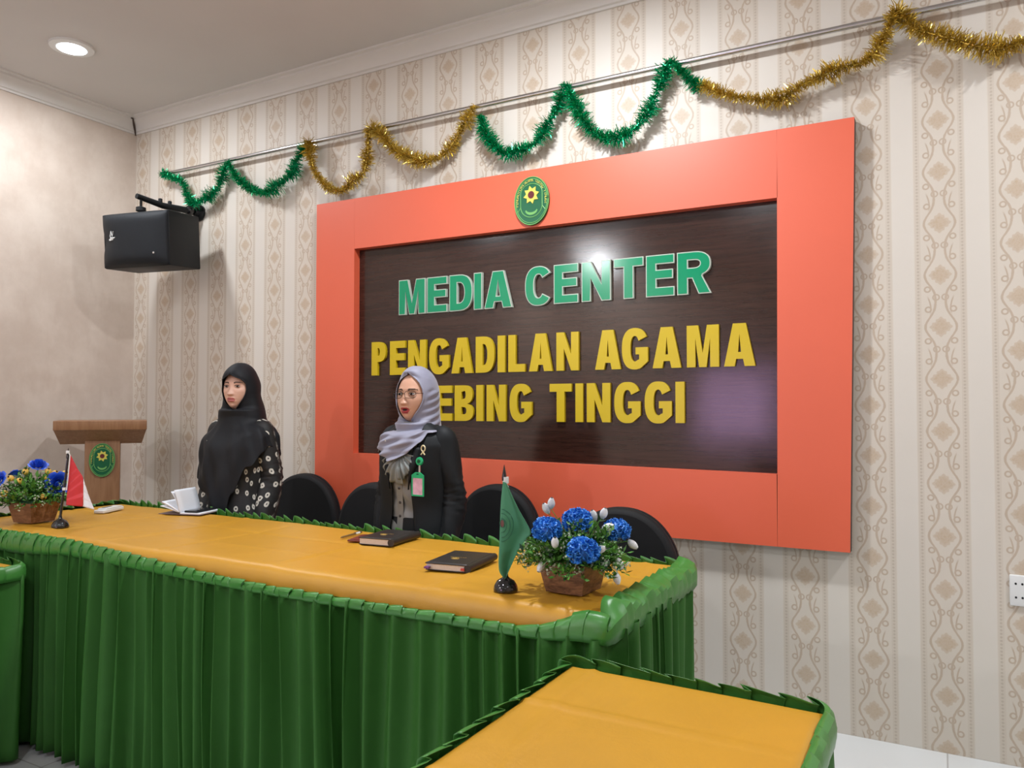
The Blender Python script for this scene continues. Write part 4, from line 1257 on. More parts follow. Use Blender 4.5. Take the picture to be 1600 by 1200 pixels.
# --- woman with grey scarf and black blazer
def woman_grey():
    t = thing('person', 'person in a lilac grey headscarf, glasses and black blazer with a green badge', 'person', (-1.99, -.795, 0), radians(-4))
    sh, hz = 1.258, 1.412
    HA = radians(5)
    HT = Matrix.Rotation(HA, 4, 'Z')
    arm = {}
    for s in (-1, 1): arm[s] = ((s * .140, .01, 1.215), (s * .186, .025, .97), (s * .184, -.03, .77))
    person_body(t, sh, hz, HT, 'skin_b', 1.0, 'lip_b', arm)
    eyes(t, hz, HT, 1.0, -.001)
    # skirt
    zs = [.06 + (.90 - .06) * i / 24 for i in range(25)]
    b = MB(); b.grid([r + [r[0]] for r in body_rings(sh, zs, .006, 60, 0, lambda a, z: .004 * sin(a * 7) * (1 - z))]); b.build('long_skirt', 'blazer', t, sharp=180)
    # blouse
    zs = [.80 + (1.30 - .80) * i / 50 for i in range(51)]
    def mod(a, z): return .0035 * sin(z * 70 + 3 * sin(a * 3)) * exp(-(((a + pi) % (2 * pi) - pi) / .9) ** 2) + .003 * sin(z * 31 + a * 5)
    b = MB(); b.grid([r + [r[0]] for r in body_rings(sh, zs, .004, 80, 0, mod)])
    bl = b.build('blouse', 'blouse', t, sharp=180)
    b = MB()
    def front_y(z, x=0):
        q = z - sh
        return -(interp(BODY['rf'], q) + .004) * sqrt(max(0, 1 - (x / (interp(BODY['rs'], q) + .01)) ** 2))
    rows = []
    for i in range(41):
        z = .80 + .37 * i / 40
        rows.append([(x, front_y(z) - .003 - .002 * (1 - abs(x) / .016), z) for x in (-.016, -.008, 0, .008, .016)])
    b.grid(rows); b.build('button_placket', 'blouse', bl, sharp=180)
    for z in (.845, .905, .962, 1.022, 1.082):
        b = MB(); b.lathe([(.0062, -.0025), (.0062, 0), (.004, .0012), (.0001, .0008)], 14, T=Matrix.Translation((0, front_y(z) - .0055, z)) @ Matrix.Rotation(pi / 2, 4, 'X'))
        b.build('button', 'button', bl)
    # jabot ruffle: two fans of soft folds below the scarf
    for side, a0, a1, R0, seed in ((-1, 200, 284, .128, 1.0), (1, 262, 350, .110, 2.4)):
        rows = []
        for i in range(12):
            r = .010 + R0 * i / 11 * (1.0); row = []
            for j in range(60):
                f = j / 59; an = radians(lerp(a0, a1, f))
                rr = r * (1 + .035 * sin(f * 21 + seed) - .18 * (f if side > 0 else 1 - f))
                x = .012 + cos(an) * rr * .92; z = 1.176 + sin(an) * rr
                y = front_y(min(z, 1.2), min(.13, abs(x))) - .016 - .0065 * (i / 11) ** .7 * sin(f * 30 + seed + i * .10) - .014 * sin(pi * i / 14)
                row.append((x, y, z))
            rows.append(row)
        b = MB(); b.grid(rows); o = b.build('jabot_ruffle', 'ruff', bl, sharp=180)
        md = o.modifiers.new('thickness', 'SOLIDIFY'); md.thickness = .002
    # blazer: open front, falls straight from the shoulders
    zs = [.66 + (1.295 - .66) * i / 60 for i in range(61)]
    rows = []
    for z in zs:
        q = z - sh
        gap = interp([(.66, .075), (.80, .062), (.90, .050), (1.00, .044), (1.08, .044), (1.15, .060), (1.22, .062), (1.29, .06)], z)
        rs = interp(BODY['rs'], q) + .014; rf = interp(BODY['rf'], q) + .014; rb = interp(BODY['rb'], q) + .014
        rs = max(rs, interp([(.66, .192), (.85, .182), (.95, .168), (1.1, .166), (1.2, .160), (1.26, .13), (1.30, .08)], z))
        row = []
        a0 = math.asin(min(.9, (gap + .016) / rs)); a1 = math.asin(min(.9, max(.02, gap - .016) / rs))
        # her right front panel ends at -a1, left at +a0 (shifted opening)
        for j in range(81):
            ph = a0 + (2 * pi - a0 - a1) * j / 80
            s, c = sin(ph), cos(ph)
            d = .003 * sin(ph * 5 + z * 6) + .006 * exp(-min(j, 80 - j) / 4.0)
            row.append(((rs + d) * math.copysign(abs(s) ** .9, s), -((rf if c > 0 else rb) + d) * math.copysign(abs(c) ** .9, c), z))
        rows.append(row)
    b = MB(); b.grid(rows)
    for s in (-1, 1):
        S, E, W = arm[s]
        sleeve(b, S, E, W, [(0, .050), (.18, .058), (.5, .052), (1, .043)], 4 + s)
    bz = b.build('blazer', 'blazer', t, sharp=180)
    md = bz.modifiers.new('thickness', 'SOLIDIFY'); md.thickness = .003; md.offset = -1
    # lapels lie on the front edges
    for s in (-1, 1):
        b = MB(); rows = []
        for i in range(15):
            f = i / 14; z = lerp(1.195, 1.02, f)
            q = z - sh
            inn = lerp(.060, .046, f) + (.016 if s > 0 else -.016) * 1
            wd = .045 * sin(pi * min(1, f * .85 + .15)) ** .6 * (1 - f) + .004
            row = []
            for k in range(5):
                x = inn + wd * k / 4
                rs, rf = interp(BODY['rs'], q) + .02, interp(BODY['rf'], q) + .02
                y = -rf * sqrt(max(0, 1 - (x / (rs + .01)) ** 2)) ** .9 - .010 - .006 * sin(pi * k / 4)
                row.append((s * x, y, z))
            rows.append(row)
        b.grid(rows); o = b.build('lapel', 'blazer', bz, sharp=180)
        md = o.modifiers.new('thickness', 'SOLIDIFY'); md.thickness = .003
    # scarf
    def ht(z):
        u = max(0, 1 - (z / .130) ** 2) ** .5
        side = .0865 * u if z > 0 else .0865 + .06 * max(0, -z - .06)
        front = .102 * u ** .75 if z > .02 else .1015
        back = .120 * u if z > 0 else .120 + .05 * max(0, -z - .02)
        if z < -.120: front = .1015 - .35 * (-.120 - z)
        return side, front, back, 0.0
    def al(z):
        return radians(interp([(-.115, 0), (-.1125, 20), (-.107, 34), (-.092, 44), (-.05, 52), (-.01, 54), (.025, 52), (.05, 45), (.070, 34), (.082, 20), (.088, 8), (.091, 0)], z))
    def hem(ph):
        a = (ph + pi) % (2 * pi) - pi
        z = interp([(-3.2, 1.20), (-2.2, 1.19), (-1.6, 1.155), (-1.15, 1.165), (-.8, 1.20), (-.45, 1.165), (-.1, 1.135), (.25, 1.165), (.6, 1.215), (.95, 1.255), (1.5, 1.262), (2.2, 1.235), (3.2, 1.20)], a)
        return z
    def drape(ph, z):
        q = z - sh
        side = interp([(-.12, .185), (-.05, .176), (-.015, .155), (.02, .118), (.06, .088), (.11, .080)], q)
        fr = interp([(-.15, .158), (-.07, .142), (.0, .118), (.04, .098), (.08, .074), (.12, .070)], q)
        bk = interp([(-.15, .138), (-.05, .128), (.0, .120), (.05, .112), (.10, .118)], q)
        return side, fr, bk
    def folds(ph, z, tt):
        a = (ph + pi) % (2 * pi) - pi
        if tt <= 0:
            # folds sweeping from the temple down under the chin on her left side
            return .0038 * exp(-((abs(a) - 1.45) / .55) ** 2) * sin((z + abs(a) * -.035) * 190) * (1 if z < hz + .06 else max(0, 1 - (z - hz - .06) / .03))
        k = min(1, tt * 3)
        return k * (.0075 * sin((z - .10 * a) * 105 + 1.2) * exp(-(a / 1.5) ** 2) + .0035 * sin(z * 210 - a * 7) * exp(-(a / 1.2) ** 2) + .004 * sin(a * 6 + z * 25))
    b = hood(hz, al, ht, sh, hem, drape, folds)
    for i, v in enumerate(b.v):
        k = min(1, max(0, (v.z - 1.25) / .09)); a = HA * k
        b.v[i] = Vector((v.x * cos(a) - v.y * sin(a), v.x * sin(a) + v.y * cos(a), v.z))
    o = weld(b.build('headscarf', 'hijab_grey', t, sharp=180))
    md = o.modifiers.new('thickness', 'SOLIDIFY'); md.thickness = .0025; md.offset = -1
    # spectacles
    g = thing('glasses', None, None); g.parent = t
    for s in (-1, 1):
        cx, cy, cz = s * .0325, -.1015, hz + .003
        out = [(cx + .0255 * math.copysign(abs(cos(a)) ** .55, cos(a)), cy + .010 * (abs(cx + .0255 * cos(a)) / .06) ** 2, cz + .0150 * math.copysign(abs(sin(a)) ** .6, sin(a))) for a in [2 * pi * k / 36 for k in range(36)]]
        b = MB(); b.tube(out + out[:2], .0012, 6, 0, HT); b.build('rim', 'black_gloss', g)
        b = MB(); n = len(out); b.add(out + [(x, y + .0015, z) for x, y, z in out], [list(range(n)), list(range(n, 2 * n))[::-1]] + [(i, i + n, (i + 1) % n + n, (i + 1) % n) for i in range(n)], 0, HT)
        b.build('lens', 'glass', g, sharp=30)
        b = MB(); b.tube([(s * .058, -.092, hz + .008), (s * .070, -.072, hz + .008), (s * .073, -.02, hz + .008), (s * .073, .01, hz)], .0014, 6, 0, HT); b.build('temple', 'black_gloss', g)
    b = MB(); b.tube([(-.0085, -.1025, hz + .006), (0, -.105, hz + .009), (.0085, -.1025, hz + .006)], .0012, 6, 0, HT); b.build('bridge', 'black_gloss', g)
    # ribbon pin, badge reel and card holder on her left lapel
    def at(x, z): return Vector((x, -(interp(BODY['rf'], z - sh) + .02) * sqrt(max(0, 1 - (x / .19) ** 2)) - .026, z))
    p = at(.128, 1.180)
    b = MB(); b.tube([p + Vector((.010 * cos(a), 0, .012 + .012 * sin(a))) for a in [2 * pi * k / 14 for k in range(16)]], .0032, 6)
    b.tube([p + Vector((-.004, 0, .002)), p + Vector((.010, -.002, -.014))], .003, 6); b.tube([p + Vector((.004, 0, .002)), p + Vector((-.010, -.002, -.014))], .003, 6)
    b.build('ribbon_pin', 'yellow_pin', t)
    p = at(.122, 1.140)
    bd = thing('badge', None, None); bd.parent = t
    RX = Matrix.Rotation(pi / 2, 4, 'X')
    b = MB(); b.lathe([(.0165, 0), (.0175, .004), (.0165, .009), (.010, .010), (.0001, .010)], 24, T=Matrix.Translation(p) @ RX); r = b.build('badge_reel', 'badge_green', bd)
    b = MB(); b.lathe([(.0085, .010), (.0085, .0106), (.006, .0106), (.006, .010)], 20, T=Matrix.Translation(p) @ RX); b.build('reel_mark', 'emb_green', bd)
    b = MB(); b.box((p.x, p.y - .004, p.z - .032), (.008, .0025, .030)); b.build('strap', 'silver', bd)
    q = Vector((p.x - .006, p.y - .006, p.z - .094))
    b = MB()
    W_, H_ = .064, .098
    o_ = [(-W_ / 2, -H_ / 2), (W_ / 2, -H_ / 2), (W_ / 2, H_ / 2 - .012), (.012, H_ / 2), (-.012, H_ / 2), (-W_ / 2, H_ / 2 - .012)]
    vs, fs = fill_mesh([o_, [(-.026, -H_ / 2 + .006), (-.026, H_ / 2 - .024), (.026, H_ / 2 - .024), (.026, -H_ / 2 + .006)], [(-.006, H_ / 2 - .010), (-.006, H_ / 2 - .006), (.006, H_ / 2 - .006), (.006, H_ / 2 - .010)]], .004)
    b.add(vs, fs, 0, Matrix.Translation(q)); b.build('card_holder', 'badge_green', bd, sharp=25)
    b = MB(); b.box((q.x, q.y - .0016, q.z - .009), (.052, .0016, .068)); b.build('card', 'badge_card', bd)
    b = MB(); b.lathe([(.004, 0), (.004, .002)], 10, T=Matrix.Translation((-.045, -.150, 1.222)) @ RX); b.build('scarf_brooch', 'silver', t)
    shoes(t)
woman_grey()

# ------------------------------------------------------------------ things on the head table
TZ = .853
def desk_flag(label, x, y, rz, H, lean, cloth):
    t = thing('desk_flag', label, 'flag', (x, y, TZ), rz, 'desk flags')
    b = MB(); b.lathe([(.034, 0), (.0345, .004), (.032, .014), (.024, .027), (.012, .034), (.0075, .038), (.006, .050)], 32); b.build('base', 'black_gloss', t, sharp=50)
    b = MB(); b.tube([(0, 0, .04), (lean * .5, 0, H * .5), (lean, 0, H - .045)], [.0055, .005, .0045], 10)
    b.tube([(lean, 0, H - .045), (lean, 0, H - .035), (lean * 1.05, 0, H)], [.0065, .007, .0006], 12); b.build('pole', 'black_gloss', t, sharp=50)
    cloth(t, H, lean)
    return t
def cloth_rows(t, name, mat, left, right, wave, y0, nseg=18):
    """hanging cloth between a left and a right edge polyline (x, z)"""
    L, R = catmull([(a, 0, c) for a, c in left], 10), catmull([(a, 0, c) for a, c in right], 10)
    n = 36; rows = []
    for i in range(n + 1):
        f = i / n
        l = L[min(int(f * (len(L) - 1)), len(L) - 1)]; r = R[min(int(f * (len(R) - 1)), len(R) - 1)]
        rows.append([(lerp(l.x, r.x, u), y0 + wave(u, f), lerp(l.z, r.z, u)) for u in [k / nseg for k in range(nseg + 1)]])
    b = MB(); b.grid(rows); o = b.build(name, mat, t, sharp=180)
    md = o.modifiers.new('thickness', 'SOLIDIFY'); md.thickness = .0009
    return rows
def green_flag(t, H, lean):
    left = [(-.008, H - .045), (-.014, H - .11), (-.017, H - .20), (-.019, H - .285), (-.002, H - .312)]
    right = [(.002, H - .050), (.034, H - .12), (.068, H - .182), (.060, H - .200), (.040, H - .225), (.020, H - .265), (-.001, H - .312)]
    w_ = lambda u, f: -.010 - .012 * sin(u * 5.5 + f * 1.5) * min(1, f * 3) * (1 - .4 * f)
    rows = cloth_rows(t, 'flag_cloth', 'flag_green', left, right, w_, -.004)
    grid = [q for r in rows for q in r]
    def on(x, z): return min(grid, key=lambda q: (q[0] - x) ** 2 + (q[2] - z) ** 2)[1] - .0014
    for r0 in (.036, .027, .016):
        b = MB(); pts = []
        for k in range(25):
            a = radians(-88 + 176 * k / 24); x, z = -.013 + r0 * cos(a) * .95, H - .165 + r0 * 1.22 * sin(a)
            pts.append((x, on(x, z), z))
        b.tube(pts, .0011, 5); b.build('flag_mark', 'flag_mark', t)
    b = MB(); cx, cz = -.0095, H - .160
    b.tube([(cx + .0062 * cos(a), on(cx + .0062 * cos(a), cz + .011 * sin(a)) - .0004, cz + .011 * sin(a)) for a in [2 * pi * k / 16 for k in range(18)]], .0012, 5); b.build('flag_mark', 'flag_mark', t)
    rr = [[(cx + .0058 * s_ * cos(a), on(cx + .0058 * s_ * cos(a), cz + .0105 * s_ * sin(a)), cz + .0105 * s_ * sin(a)) for a in [2 * pi * k / 16 for k in range(16)]] for s_ in (1, .6, .05)]
    b = MB(); b.grid(rr, closed=True); b.build('flag_mark', 'flag_mark_red', t, sharp=180)
    b = MB(); b.lathe([(.0085, H - .052), (.0088, H - .046), (.0085, H - .034)], 14); b.tube([(.0, -.009, H - .050), (.007, -.010, H - .062)], .0022, 6); b.build('tie', 'white', t)
def red_flag(t, H, lean):
    k = 1 / 365.0
    X_ = lambda px: (px - 94) * k; Z_ = lambda py: (823 - py) * k
    # red field hanging from the sleeve along the pole, white stripe folded at the fly
    redL = [(X_(106), Z_(712)), (X_(104.5), Z_(745)), (X_(102.5), Z_(770)), (X_(101.5), Z_(789))]
    redR = [(X_(107), Z_(713)), (X_(116), Z_(733)), (X_(124.5), Z_(752)), (X_(124.5), Z_(793))]
    w_ = lambda u, f: -.008 * sin(u * 3.2) * f
    cloth_rows(t, 'flag_cloth', 'red', redL, redR, w_, -.004)
    whL = [(X_(124.3), Z_(750)), (X_(124.5), Z_(770)), (X_(124.5), Z_(793))]
    whR = [(X_(124.8), Z_(751)), (X_(132), Z_(776)), (X_(140.5), Z_(799))]
    cloth_rows(t, 'flag_stripe', 'flag_white', whL, whR, lambda u, f: -.006 * u * f - .003 * sin(u * 4) * f, -.0045)
    b = MB(); b.tube([(X_(103.5), -.006, Z_(707)), (X_(105.5), -.008, Z_(712)), (X_(103.6), -.009, Z_(745)), (X_(101.6), -.008, Z_(766))], .0022, 6); b.build('sleeve', 'white', t)
    for py, px in ((707, 102.5), (764, 98.4)):
        b = MB(); b.lathe([(.0072, -.006), (.0075, 0), (.0072, .006)], 12, T=Matrix.Translation((X_(px), 0, Z_(py)))); b.build('tie', 'white', t)
desk_flag('small green desk flag on a black stand beside the blue and white flowers', -1.067, -1.647, radians(29.5), .348, -.004, green_flag)
desk_flag('small red and white desk flag on a black stand at the left', -3.279, -1.576, radians(59), .335, .024, red_flag)

def planter(t, rz, mat):
    R = Matrix.Rotation(rz, 4, 'Z')
    b0, b1, h, wl = .056, .074, .088, .006
    sq = lambda r, z: [(-r, -r, z), (r, -r, z), (r, r, z), (-r, r, z)]
    b = MB(); b.loft([sq(b0, 0), sq(b1, h), sq(b1 - wl, h), sq(b1 - wl - .004, h - .02)], 0, R)
    p = b.build('planter', mat, t, sharp=20)
    b = MB(); b.loft([sq(b1 - wl - .001, h - .012), sq(b1 - .02, h + .012)], 0, R); b.build('moss', 'leaf_dark', t, sharp=20)
def petal_ball(b, c, r, rnd, n, flat=.85, mat=0):
    """pompom bloom of many cupped petals"""
    c = Vector(c)
    for i in range(n):
        zf = 1 - 2 * (i + .5) / n; an = i * 2.39996 + rnd.uniform(-.3, .3)
        if zf < -.75: continue
        q = sqrt(1 - zf * zf)
        d = Vector((q * cos(an), q * sin(an), zf * flat))
        u = d.cross(Vector((rnd.uniform(-1, 1), rnd.uniform(-1, 1), rnd.uniform(-1, 1)))).normalized(); v = d.cross(u).normalized()
        s = r * rnd.uniform(.26, .36); base = c + d * r * rnd.uniform(.62, .72)
        tip = d * r * rnd.uniform(.28, .40)
        pts = [base - u * s * .35, base + u * s * .35, base + tip * .7 + u * s * .62 + v * s * .15, base + tip + u * s * .25 - v * s * .2, base + tip * .85 - v * s * .05, base + tip + u * -s * .3 - v * s * .22, base + tip * .7 - u * s * .62 + v * s * .15]
        b.add(pts, [(0, 1, 2, 4), (4, 2, 3), (0, 4, 6), (4, 5, 6)], mat)
    b.ball(tuple(c), r * .72, 12, 8, mat, None, (1, 1, flat))
def rose(b, c, r, d):
    """open rose: nested curled petals around direction d"""
    d = Vector(d).normalized(); Tm = d.to_track_quat('Z', 'Y').to_matrix().to_4x4(); Tm.translation = Vector(c)
    for k, (rr, n, h, op) in enumerate(((.25, 3, .75, .05), (.5, 4, .7, .25), (.75, 5, .55, .5), (1.0, 6, .35, .9))):
        for i in range(n):
            a0 = 2 * pi * i / n + k * .7; w_ = 2 * pi / n * .72
            rows = []
            for q in range(6):
                f = q / 5
                rad = r * rr * (.35 + .65 * f ** .6) * (1 + op * .25 * f); z = r * (h * f - .35 * (1 - f) - op * .35 * f ** 3)
                rows.append([(rad * cos(a0 + w_ * (g / 6 - .5) * 1.7 * (.5 + .5 * sin(pi * min(1, f * .8 + .2)))), rad * sin(a0 + w_ * (g / 6 - .5) * 1.7 * (.5 + .5 * sin(pi * min(1, f * .8 + .2)))), z - r * .06 * ((g / 6 - .5) * 2) ** 2) for g in range(7)])
            b.grid(rows, 0, Tm)
    b.ball((0, 0, -r * .1), r * .35, 10, 6, 0, Tm)
def bud(b, c, d, l, r):
    d = Vector(d).normalized(); Tm = d.to_track_quat('Z', 'Y').to_matrix().to_4x4(); Tm.translation = Vector(c)
    for k in range(4):
        a0 = k * pi / 2
        rows = []
        for q in range(8):
            f = q / 7; rad = r * (sin(pi * min(1, f * .82 + .10))) ** .8 + r * .04
            rows.append([(rad * cos(a0 + (g / 5 - .5) * 2.0) * (1 + .05 * k), rad * sin(a0 + (g / 5 - .5) * 2.0) * (1 + .05 * k), l * f * (1 - .08 * (g / 5 - .5) ** 2) - l * .4) for g in range(6)])
        b.grid(rows, 0, Tm)
def sprigs(bl, bw, rnd, n, R, zc, up, zmin):
    """feathery greenery radiating from the pot, with tiny pale blossoms"""
    for i in range(n):
        an = rnd.uniform(0, 2 * pi); el = rnd.uniform(-.25, 1.25)
        d = Vector((cos(an) * cos(el), sin(an) * cos(el), sin(el) * up)).normalized()
        l = R * rnd.uniform(.65, 1.05)
        p0 = Vector((d.x * .03, d.y * .03, zc)); droop = rnd.uniform(.0, .05)
        P = [p0 + d * l * f + Vector((0, 0, -droop * f * f)) for f in (0, .25, .5, .75, 1)]
        if min(p.z for p in P) < zmin: continue
        bl.tube(P, [.0012, .0011, .001, .0009, .0006], 4, 1)
        for f in range(3, 12):
            q = f / 11; j = min(int(q * 4), 3); p = P[j].lerp(P[j + 1], q * 4 - j)
            for _ in range(2):
                e = (d * rnd.uniform(.2, 1) + Vector((rnd.uniform(-1, 1), rnd.uniform(-1, 1), rnd.uniform(-.6, 1)))).normalized()
                s = e.cross(Vector((rnd.uniform(-1, 1), rnd.uniform(-1, 1), 1))).normalized() * rnd.uniform(.003, .006)
                le = rnd.uniform(.014, .028)
                bl.add([p, p + e * le * .5 + s, p + e * le, p + e * le * .5 - s], [(0, 1, 2, 3)], 0 if rnd.random() < .8 else 1)
        if rnd.random() < .45:
            for _ in range(9):
                e = Vector((rnd.uniform(-1, 1), rnd.uniform(-1, 1), rnd.uniform(-1, 1))).normalized()
                c = P[-1] + e * rnd.uniform(.006, .016)
                u = e.cross(Vector((0.3, .5, 1))).normalized() * .0035; v = e.cross(u).normalized() * .0035
                bw.add([c - u, c - v, c + u, c + v], [(0, 1, 2, 3)]); bw.add([c - u * .4, c + e * .007, c + u * .4], [(0, 1, 2)])
def arrangement_right():
    t = thing('flower_arrangement', 'wooden planter of blue pompom blooms and white tulip buds beside the green flag', 'flowers', (-.905, -1.55, TZ), radians(24.3))
    planter(t, radians(-28), 'planter')
    rnd = random.Random(5); k = 1 / 545.0
    c = lambda px, py, dy: ((px - 889) * k, dy, (916 - py) * k)
    for px, py, dy, r in ((851, 820, -.07, 23), (895, 810, -.02, 23), (903, 846, -.115, 25), (955, 828, .03, 22)):
        b = MB(); petal_ball(b, c(px, py, dy), r * k, rnd, 190); f = b.build('blue_bloom', 'blue_petal', t, sharp=0, fix=False)
        b = MB(); p = Vector(c(px, py, dy)); b.tube([(p.x * .25, p.y * .25, .085), (p.x * .7, p.y * .7, (p.z + .085) * .5), tuple(p)], .0016, 5); b.build('stem', 'leaf', f)
    for px, py, dy, dx, dz in ((848, 797, .03, -.5, 1), (855, 789, .03, .1, 1), (863, 836, -.11, 0, .6), (926, 845, -.10, .9, .3), (940, 820, -.01, 1, .3), (935, 803, .02, .3, 1), (921, 807, .03, -.3, .9), (934, 871, -.06, -.25, -.9), (957, 871, -.03, .35, -.7), (953, 890, -.05, .2, -.9), (842, 875, -.05, -.3, -.5), (978, 847, .02, .8, -.6)):
        b = MB(); p = c(px, py, dy); bud(b, p, (dx, -.35, dz), .034, .0095); f = b.build('white_bud', 'bud_white', t, sharp=0, fix=False)
        b = MB(); b.tube([(p[0] * .2, p[1] * .2, .085), (p[0] * .6, p[1] * .6, max(.10, (p[2] + .1) * .55)), (p[0] - dx * .012, p[1], p[2] - dz * .012)], .0012, 5); b.build('stem', 'leaf', f)
    bl, bw = MB(), MB(); sprigs(bl, bw, rnd, 230, .125, .088, .85, .055)
    for _ in range(10):
        an = rnd.uniform(-.4, 3.5); d = Vector((cos(an), -.3, sin(an) * .6 + .25)).normalized(); s = d.cross(Vector((0, 1, 0))).normalized() * .002
        bl.add([Vector((0, 0, .09)) - s, Vector((0, 0, .09)) + s, Vector((0, 0, .09)) + d * rnd.uniform(.10, .15)], [(0, 1, 2)], 0)
    tag(bl.build('foliage', ['leaf', 'leaf_dark'], t, sharp=0, fix=False), kind='stuff')
    tag(bw.build('small_blossom', 'leaf_pale', t, sharp=0, fix=False), kind='stuff')
arrangement_right()
def arrangement_left():
    t = thing('flower_arrangement', 'wooden planter of deep blue roses and yellow buds at the left edge', 'flowers', (-3.552, -1.530, TZ), radians(60.5))
    planter(t, radians(37), 'planter_l')
    rnd = random.Random(9); k = 1 / 336.0
    c = lambda px, py, dy: ((px - 52) * k, dy, (815 - py) * k)
    for px, py, dy, r, d in ((81, 759, -.05, 15.5, (.35, -1, .1)), (56, 731, .02, 11.5, (.1, -.5, .9)), (4, 751, .0, 12.5, (-.6, -.6, .5)), (27, 744, .05, 8, (-.2, .5, .8))):
        b = MB(); rose(b, c(px, py, dy), r * k, d); f = b.build('blue_rose', 'rose_blue', t, sharp=180, fix=False)
        b = MB(); p = c(px, py, dy); b.tube([(p[0] * .2, p[1] * .2, .085), (p[0] * .6, p[1] * .6, (p[2] + .1) * .5), p], .002, 5); b.build('stem', 'leaf', f)
    for px, py, dy, dx, dz in ((22, 749, -.03, -.5, .5), (32, 753, -.05, .2, .4), (15, 770, -.04, -.8, -.1), (63, 776, -.07, .1, -.3), (69, 742, .0, .1, .9), (77, 745, .0, .5, .6), (90, 746, .02, .7, .4), (40, 741, .0, 0, .9), (68, 752, -.03, 0, .6), (3, 783, -.03, -.5, -.6)):
        b = MB(); p = c(px, py, dy); bud(b, p, (dx, -.6, dz), .030, .0125); f = b.build('yellow_bud', 'bud_yellow', t, sharp=0, fix=False)
        b = MB(); b.tube([(p[0] * .2, p[1] * .2, .085), (p[0] * .6, p[1] * .6, max(.10, (p[2] + .1) * .55)), p], .0014, 5); b.build('stem', 'leaf', f)
    bl, bw = MB(), MB(); sprigs(bl, bw, rnd, 190, .15, .09, 1.1, .07)
    for _ in range(70):      # broader leaves
        an = rnd.uniform(0, 2 * pi); el = rnd.uniform(-.05, 1.3); d = Vector((cos(an) * cos(el), sin(an) * cos(el), sin(el)))
        p = Vector((0, 0, .095)) + d * rnd.uniform(.04, .12); u = d.cross(Vector((rnd.uniform(-1, 1), rnd.uniform(-1, 1), 1))).normalized() * .010
        e = (d + Vector((rnd.uniform(-.5, .5), rnd.uniform(-.5, .5), rnd.uniform(-.3, .5)))).normalized()
        bl.add([p, p + e * .016 + u, p + e * .036, p + e * .016 - u], [(0, 1, 2, 3)], 0)
    tag(bl.build('foliage', ['leaf', 'leaf_dark'], t, sharp=0, fix=False), kind='stuff')
    tag(bw.build('small_blossom', 'leaf_pale', t, sharp=0, fix=False), kind='stuff')
arrangement_left()

def planner(label, x, y, rz, w_, l, h, tabs):
    t = thing('planner_book', label, 'book', (x, y, TZ + .001), rz, 'black planners on the head table')
    b = MB(); b.rbox((0, 0, .0012), (w_, l, .0024), .001); b.build('cover', 'book', t)
    b = MB()
    n = 10; rows = []
    for i in range(n + 1):          # padded upper cover, slightly domed, rounded spine on +x
        u = i / n - .5; rows.append([(u * w_, v * l, h + .002 * (1 - (2 * u) ** 4) * (1 - (2 * v) ** 4)) for v in [j / 12 - .5 for j in range(13)]])
    b.grid(rows)
    o = b.build('cover', 'book', t, sharp=180); md = o.modifiers.new('thickness', 'SOLIDIFY'); md.thickness = .0028; md.offset = -1
    b = MB(); b.tube([(w_ / 2 - .001, -l / 2, h / 2), (w_ / 2 - .001, l / 2, h / 2)], h / 2 + .0006, 14, 0, None, True, 1.0); b.build('spine', 'book', t, sharp=60)
    b = MB(); b.box((-.003, 0, h / 2), (w_ - .012, l - .006, h - .0055)); b.build('page_block', 'cream_paper', t, sharp=20)
    b = MB(); R = .013
    b.prism([(0, 0)], 0, 0) if False else None
    ring = [( -.006 + R * cos(a), -.030 + R * .8 * sin(a), h + .0026) for a in [2 * pi * k / 24 for k in range(26)]]
    b.tube(ring, .0012, 6); b.tube([(-.006 + R * .45 * cos(a), -.030 + R * .4 * sin(a), h + .0026) for a in [2 * pi * k / 10 for k in range(12)]], .0022, 5)
    b.build('gold_emblem', 'gold', t)
    b = MB()
    for i in range(7): b.box((-.030 + i * .0085, -.008, h + .0022), (.0060, .0032, .0008))
    b.build('gold_lettering', 'gold', t, sharp=20)
    if tabs:
        b = MB(); b.box((-w_ / 2 + .010, -l / 2 - .006, h * .42), (.016, .014, .006)); b.build('ribbon', 'purple', t)
        b = MB(); b.box((w_ / 2 - .016, -l / 2 + .0005, h * .42), (.012, .010, .007)); b.build('page_tab', 'tab_red', t)
    else:
        b = MB(); b.tube([(.03, l / 2 - .01, .004), (.045, l / 2 + .015, .003), (.058, l / 2 + .03, .002)], .0022, 5, 0, None, True, .4); b.build('ribbon', 'tab_red', t)
planner('black planner with gold emblem lying nearest the green flag', -1.362, -1.418, radians(8), .145, .218, .023, True)
planner('black planner with gold emblem in front of the woman with glasses', -1.842, -1.175, radians(7), .138, .205, .026, False)

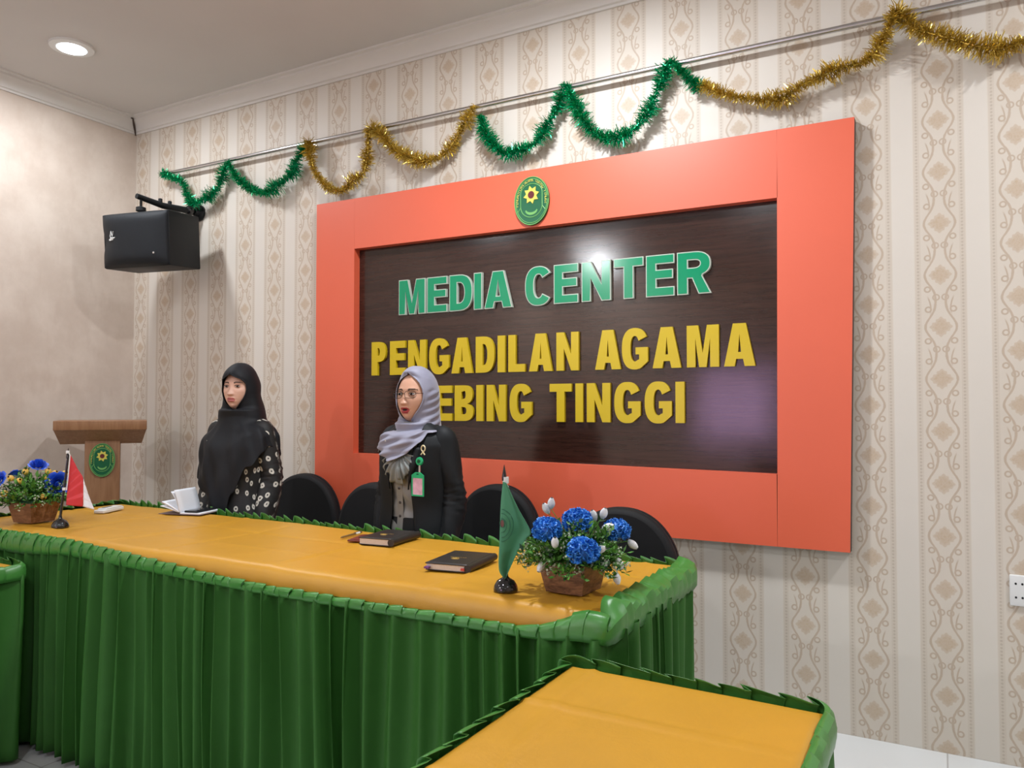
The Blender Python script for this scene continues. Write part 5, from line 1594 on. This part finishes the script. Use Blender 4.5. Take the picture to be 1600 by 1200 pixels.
def small_things():
    t = thing('card_case', 'maroon leather case lying beside the farther black planner', 'case', (-1.955, -1.195, TZ + .001), radians(14))
    b = MB(); b.rbox((0, 0, .004), (.066, .125, .008), .003); b.build('case_body', 'maroon', t)
    b = MB(); b.rbox((.004, 0, .0088), (.052, .118, .0018), .0006); b.build('flap', 'maroon', t)
    t = thing('pen', 'brass coloured pen with a white band lying left of the maroon case', 'pen', (-2.046, -1.155, TZ + .005), radians(7))
    b = MB(); b.tube([(0, -.072, 0), (0, -.062, 0), (0, .03, 0)], [.0012, .0042, .0045], 10); b.build('barrel', 'brass', t, sharp=50)
    b = MB(); b.tube([(0, .03, 0), (0, .058, 0)], .0052, 10); b.build('band', 'white', t, sharp=50)
    b = MB(); b.tube([(0, .058, 0), (0, .072, 0)], .0048, 10); b.box((0, .045, .0062), (.003, .05, .0015)); b.build('cap', 'brass', t, sharp=50)
    t = thing('plastic_case', 'small white plastic case lying on the gold cloth right of the red flag', 'case', (-3.555, -1.172, TZ + .001), radians(24))
    b = MB(); b.rbox((0, 0, .009), (.052, .165, .016), .004); b.build('case_body', 'white', t)
    b = MB(); b.rbox((.0, .01, .0195), (.046, .13, .006), .002); b.build('lid', 'white', t)
    b = MB(); b.rbox((-.006, -.01, .0229), (.010, .07, .0015), .0006); b.build('slot', 'black_plastic', t)
    # open notebook, one leaf bundle standing up
    t = thing('notebook', 'open white paged notebook standing half upright before the black scarf woman', 'notebook', (-3.185, -1.0, TZ + .001), radians(16))
    L, W_ = .165, .112
    b = MB(); b.box((W_ / 2, 0, .0012), (W_, L, .0024)); b.build('cover', 'note_cover', t, sharp=20)
    b = MB(); b.box((-W_ / 2, 0, .0012), (W_, L, .0024)); b.build('cover', 'note_cover', t, sharp=20)
    b = MB(); b.rbox((W_ / 2 - .001, 0, .0058), (W_ - .004, L - .006, .0066), .001); b.build('page_block', 'paper', t)
    for ang, th, bend in ((103, .003, .02), (110, .0015, .035), (150, .006, .02), (162, .004, .015)):
        rows = []
        for i in range(11):
            f = i / 10; a = radians(ang + bend * 400 * f * f * .5)
            r = W_ * .98 * f
            rows.append([(.001 + cos(a) * r, v * (L - .006), .009 + sin(a) * r) for v in (-.5, -.25, 0, .25, .5)])
        b = MB(); b.grid(rows); o = b.build('page', 'paper', t, sharp=180, fix=False)
        md = o.modifiers.new('thickness', 'SOLIDIFY'); md.thickness = th; md.offset = 0
    t = thing('phone', 'black smartphone lying on the open notebook', 'phone', (-3.128, -.985, TZ + .0108), radians(14))
    b = MB(); b.rbox((0, 0, .004), (.072, .148, .008), .003); b.build('phone_body', 'black_plastic', t)
    b = MB(); b.rbox((0, 0, .0083), (.066, .142, .001), .0004); b.build('screen', 'screen', t)
small_things()
